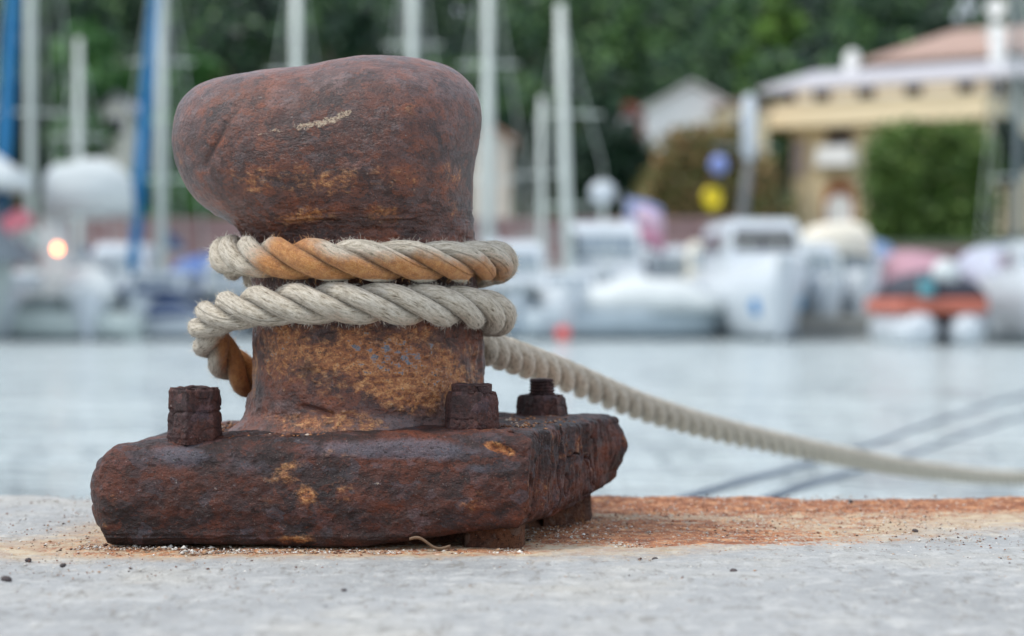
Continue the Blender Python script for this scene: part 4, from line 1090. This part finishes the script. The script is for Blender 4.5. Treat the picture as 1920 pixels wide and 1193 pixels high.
motorboat(292, 43.0, 1.9 * 1.4, 1.3, .62, 8, 'small white dinghy with a blue top edge lying broadside left of the bollard', stripe=NAVY, cover=(-1.0, .8, 1.0, .60, .3, NAVY), rail=False, fend=False)
motorboat(385, 52.0, 6, 2.3, 1.0, -95, 'motor boat under a blue cover seen just left of the column of the bollard', cover=(-2.6, 2.0, 1.9, 1.0, 1.1, simple('mid_blue_canvas', lin(74, 104, 160), .8)), rail=False)
motorboat(230, 54.0, 6, 2.2, 1.1, -88, 'white cabin boat far back between the blue jib and the canvas-wrapped boat', cab=(-2.4, 1.2, 1.6, 1.1, 1.3))
motorboat(560, 48.0, 6, 2.4, 1.1, -92, 'white cabin boat hidden behind the column of the bollard', cab=(-2.4, 1.2, 1.7, 1.1, 1.3))
motorboat(700, 47.0, 6, 2.4, 1.1, -85, 'blue hulled cabin boat hidden behind the column of the bollard', hullm=NAVY, cab=(-2.4, 1.2, 1.7, 1.1, 1.2))
# centre right
motorboat(960, 46.0, 5.6, 2.1, 1.0, -88, 'white cabin boat right beside the rope coils, grey stripe', stripe=GREYH, cab=(-2.2, 1.2, 1.5, 1.0, 1.2))
motorboat(1132, 48.5, 6.2, 2.2, 1.25, -91, 'white cruiser with a round radar dome on top, right of the leaning mast', cab=(-2.6, 1.6, 1.85, 1.25, 1.5, None, 2, True), dome=(-1.0, 3.55, .33))
motorboat(1250, 52.0, 6.0, 2.0, 1.1, -80, 'white cruiser with a swept cabin behind the long low white boat', cab=(-2.5, 1.8, 1.7, 1.1, 1.15))
motorboat(1175, 43.0, 4.4, 1.7, .62, 4, 'long low boat lying broadside with a white canvas cover and grey hull', hullm=simple('blue_grey_hull', lin(168, 182, 190), .4), cover=(-1.3, 2.0, 1.4, .62, .75, CANV), rail=False, fend=False)
motorboat(1010, 44.0, 3.4, 1.5, .55, 176, 'pale blue-grey open boat lying broadside under the rope coils', hullm=simple('dull_blue_grey', lin(150, 168, 182), .5), cover=(-1.2, .9, 1.1, .55, .25, simple('silver_tarp', lin(176, 190, 198), .6)), rail=False, fend=False)
r = motorboat(1420, 43.6, 7.0, 2.45, 1.4, -88, 'large white motor yacht with a wide dark windscreen and blue marks on its bow', cab=(-3.0, 1.4, 1.7, 1.5, 1.1, None, 2, True, .35, 'cabin', GLASS), stripe=None)
for px, py, rr in ((1382, 553, .17), (1305, 551, .13)):
    pass
def hull_mark(root, L, B, H, y, z, r, mat):
    # round emblem lying on the bow: follows the hull section nearest to it
    rings = hull_rings(L, B, H, full=2.8); best = None
    for a, b in zip(rings[:-1], rings[1:]):
        for q in range(10):
            for t in np.linspace(0, 1, 6):
                for s_ in np.linspace(0, 1, 5):
                    p = (Vector(a[q]).lerp(Vector(a[q + 1]), s_)).lerp(Vector(b[q]).lerp(Vector(b[q + 1]), s_), t)
                    e = abs(p.y - y) + abs(p.z - z)
                    if best is None or e < best[0]: best = (e, p, (Vector(b[q]) - Vector(a[q])).cross(Vector(a[q + 1]) - Vector(a[q])).normalized())
    p, n = best[1], best[2]
    if n.x < 0: n = -n
    u = n.orthogonal().normalized(); w = n.cross(u)
    mm = MB(); mm.loft([[tuple(p + n * o + (u * math.cos(q) + w * math.sin(q)) * r) for q in np.linspace(0, 2 * math.pi, 16, endpoint=False)] for o in (-.06, .05)]); mm.build('bow_emblem', mat, root)
EMB = simple('emblem_blue', lin(40, 130, 190), .5)
hull_mark(r, 7.0, 2.45, 1.4, -.42, .72, .17, EMB); hull_mark(r, 7.0, 2.45, 1.4, .55, .74, .14, simple('pale_emblem_blue', lin(120, 178, 214), .5))
motorboat(1345, 49.0, 6.0, 2.2, 1.2, -94, 'white motor boat with a cream cabin behind the large yacht', cab=(-2.4, 1.2, 1.6, 1.2, 1.1, simple('cream_gelcoat', lin(226, 222, 206), .5), 1, True))
motorboat(1575, 47.0, 6.0, 2.1, 1.25, -88, 'white boat with a cream canvas hood right of the large yacht', cab=(-2.4, .8, 1.7, 1.25, .8), canopy=(-2.0, .6, 1.4, 1.9, 2.7, simple('cream_canvas', lin(226, 220, 204), .8)))
motorboat(1640, 49.5, 5.5, 1.6, 1.3, -90, 'boat under an upright slate-blue cover between the cream hood and the pink cover', cover=(-2.2, 2.0, 1.0, 1.2, 1.2, simple('slate_blue_canvas', lin(110, 134, 170), .8)), rail=False)
motorboat(1712, 47.5, 5.5, 1.7, 1.0, -88, 'boat under a dusty pink cover', hullm=simple('mauve_paint', lin(140, 100, 104), .6), cover=(-2.4, 2.3, 2.0, 1.0, 1.05, simple('pink_canvas', lin(172, 134, 146), .8)), rail=False, fend=False)
motorboat(1862, 49.0, 5.5, 2.2, 1.2, -92, 'boat with lavender-white covers in the row at the right', cover=(-2.4, 2.2, 1.9, 1.2, 1.0, simple('lavender_canvas', lin(178, 184, 200), .8)), rail=False)
motorboat(1985, 38.0, 6.0, 2.6, 1.25, -96, 'white boat cut off by the right edge of the picture', cab=(-2.4, .8, 1.7, 1.25, .7))
motorboat(1262, 44.5, 3.6, 1.5, .7, 10, 'short white runabout lying between the canvas-covered boat and the large yacht', cab=(-.9, .9, 1.0, .7, .55), rail=False, fend=False)
motorboat(1500, 45.5, 6.0, 1.9, 1.1, -84, 'narrow white cruiser tight against the right side of the large yacht', cab=(-2.4, 1.4, 1.4, 1.1, 1.05))
motorboat(845, 46.5, 6.0, 2.2, 1.0, -93, 'white cruiser half hidden behind the right side of the column of the bollard', cab=(-2.4, 1.4, 1.6, 1.0, 1.1))
motorboat(455, 47.5, 6.0, 2.0, .95, -90, 'cabin boat with grey stripe seen through the rope loop left of the column', stripe=GREYH, cab=(-2.4, 1.4, 1.5, .95, .9))
# pontoon boat with two round floats
def pontoon_boat():
    D = 36.5; x, y, _ = at(1772, 570, D); root = empty('pontoon_boat', (x, y, WZ)); tag(root, 'twin-float boat with orange-red deck and a black tarpaulin on top', 'boat')
    k = D / FPX
    for sg, w in ((-.44, .38), (.46, .34)):
        m = MB(); m.tube([(sg, 0, .28), (sg, .15, .28), (sg, .5, .28), (sg, 3.2, .28), (sg, 3.7, .28)], [w * .55, w * .92, w, w, w * .5], 16); m.build('float', GEL, root, True)
    m = MB(); m.box(-.83, .83, .1, 3.6, .60, .88, .04); m.build('deck', simple('orange_red_paint', lin(190, 108, 88), .6, .12, 2), root)
    rg = []
    for t in np.linspace(0, 1, 8):
        hh = .5 * math.sin(math.pi * (.1 + .8 * t)) ** .6; rg.append([(-.78 * math.cos(q) + .06, .2 + 3.2 * t, .88 + hh * math.sin(q) ** .7 * (1 + .2 * math.sin(q * 5 + t * 9))) for q in np.linspace(0, math.pi, 13)])
    m = MB(); m.loft(rg); m.build('tarpaulin', DARKC, root, True)
    m = MB(); m.tube([(-.3, .15, .9), (-.3, .15, 1.25)], .14, 8); m.build('fuel_drum', simple('teal_plastic', lin(90, 150, 160), .5), root)
    m = MB(); m.dome((.1, .4, 1.35), .26, .2, .26, 10, 5, -1.2); m.build('white_bag', CANV, root, True)
pontoon_boat()
def jetty():
    D = 42.5; x, y, _ = at(1580, 570, D); root = empty('floating_jetty', (x, y, WZ)); tag(root, 'low grey floating jetty between the large yacht and the twin-float boat', 'jetty')
    m = MB(); m.box(-1.15, 1.2, 0, 8, -.3, .42, .03); m.build('pontoon', simple('grey_concrete_float', lin(140, 140, 136), .9, .2, 3), root)
    m = MB(); m.box(-1.2, 1.25, -.05, 8.05, .422, .52); m.build('deck', simple('weathered_planks', lin(170, 166, 156), .9, .2, 6), root)
    m = MB(); m.tube([(-1.0, .3, .52), (-1.0, .3, .9)], .07, 8); m.tube([(-1.12, .3, .82), (-.88, .3, .82)], .035, 6); m.build('cleat_post', GREYH, root)
    fender(root, -1.25, -.12, -.05, r=.26, h=.62)
jetty()
def buoy(px, py, D, r, mat, label, float_=True):
    x, y, z = at(px, py, D); root = empty('buoy', (x, y, z)); tag(root, label, 'buoy', 'mooring buoys')
    m = MB(); m.dome((0, 0, 0), r, r, r, 14, 8, -1.5); m.build('float_ball', mat, root, True)
    m = MB(); m.tube([(0, 0, r * .9), (0, 0, r * 1.25)], r * .18, 6); m.build('eye', GREYH, root)
buoy(1056, 626, 46.5 * .9, .16, simple('red_buoy', lin(220, 84, 76), .5), 'small red mooring buoy on the water below the leaning mast')
# flags and the post at the pale yacht
def flagpost():
    D = 57.0; x, y, _ = at(1405, 570, D); root = empty('signal_post', (x, y, 1.0)); tag(root, 'grey signal post with a thick white upper tube, a blue ball and a yellow pennant', 'post')
    k = D / FPX; z = lambda py: CAMZ - (py - 570) * k - 1.0
    m = MB(); m.tube([(-.42, 0, 0), (0, 0, z(300))], [.17, .12], 10); m.build('post', simple('dark_grey_post', lin(112, 114, 114), .6), root, True)
    m = MB(); m.tube([(0, 0, z(305)), (0, 0, z(290)), (0, 0, z(190)), (0, 0, z(178))], [.08, .2, .2, .1], 12); m.build('white_tube', GEL, root, True)
    m = MB(); m.tube([(-1.0, 0, z(275)), (.8, 0, z(278))], .04, 6); m.tube([(-.87, 0, z(276)), (-.87, 0, z(300))], .012, 4); m.tube([(-.87, 0, z(300)), (-1.06, 0, z(370))], .012, 4); m.build('cross_arm', GREYH, root)
    m = MB(); m.dome((-.87, 0, z(309)), .27, .27, .27, 14, 8, -1.5); m.build('signal_ball', simple('cornflower_blue', lin(130, 148, 206), .6), root, True)
    V = [(-1.06 + .28 * math.cos(q), .05 * math.sin(q * 3), z(372) + .36 * math.sin(q)) for q in np.linspace(0, 2 * math.pi, 12, endpoint=False)]
    m = MB(); m.loft([[(a, b - .02, c) for a, b, c in V], [(a, b + .02, c) for a, b, c in V]]); m.build('pennant', simple('yellow_cloth', lin(232, 206, 40), .7), root, True)
flagpost()
def flag(px, py, D, w, h, cols, label, pole_h):
    x, y, z = at(px, py, D); root = empty('flag', (x, y, z - pole_h)); tag(root, label, 'flag')
    m = MB(); m.tube([(0, 0, 0), (0, 0, pole_h + .1)], .02, 6); m.build('pole', STEEL, root, True)
    n = 12
    for i, c in enumerate(cols):
        z0, z1 = pole_h - h * i / len(cols), pole_h - h * (i + 1) / len(cols)
        V = []
        for u in range(n):
            t = u / (n - 1); yy = .1 * math.sin(t * 8) * t
            V += [(w * t, yy, z0 - .25 * t * t), (w * t, yy, z1 - .25 * t * t), ]
        o = mesh_np('cloth_panel', np.array(V), [(2 * u, 2 * u + 1, 2 * u + 3, 2 * u + 2) for u in range(n - 1)], c, root)
        md = o.modifiers.new('thickness', 'SOLIDIFY'); md.thickness = .01
flag(1172, 372, 50, .95, .95, [simple('flag_blue', lin(140, 152, 196), .8), simple('flag_lilac', lin(184, 176, 216), .8)], 'lilac-blue flag beside the radar dome', 1.9)
flag(1192, 388, 49, .70, .95, [simple('flag_pale', lin(214, 186, 204), .8), simple('flag_pink', lin(196, 140, 162), .8)], 'pink flag hanging at the stern right of the radar dome', 1.7)
# thin lines running out from the quay at the lower right
def mline(pts, r, label):
    P = catmull([at(*p) for p in pts], 14); m = MB(); m.tube([tuple(p) for p in P], r, 8); o = m.build('mooring_line', simple('wet_grey_rope', lin(104, 116, 130), .6), smooth=True); tag(o, label, 'mooring line', 'thin mooring lines over the water')
mline([(1240, 948, 3.2), (1360, 912, 4.2), (1620, 838, 6.4), (1920, 740, 10), (2400, 600, 22)], .0085, 'upper of two thin grey mooring lines rising to the right edge')
mline([(1400, 950, 3.2), (1530, 905, 4.4), (1700, 856, 6.4), (1920, 780, 10), (2400, 630, 22)], .0085, 'lower of two thin grey mooring lines rising to the right edge')
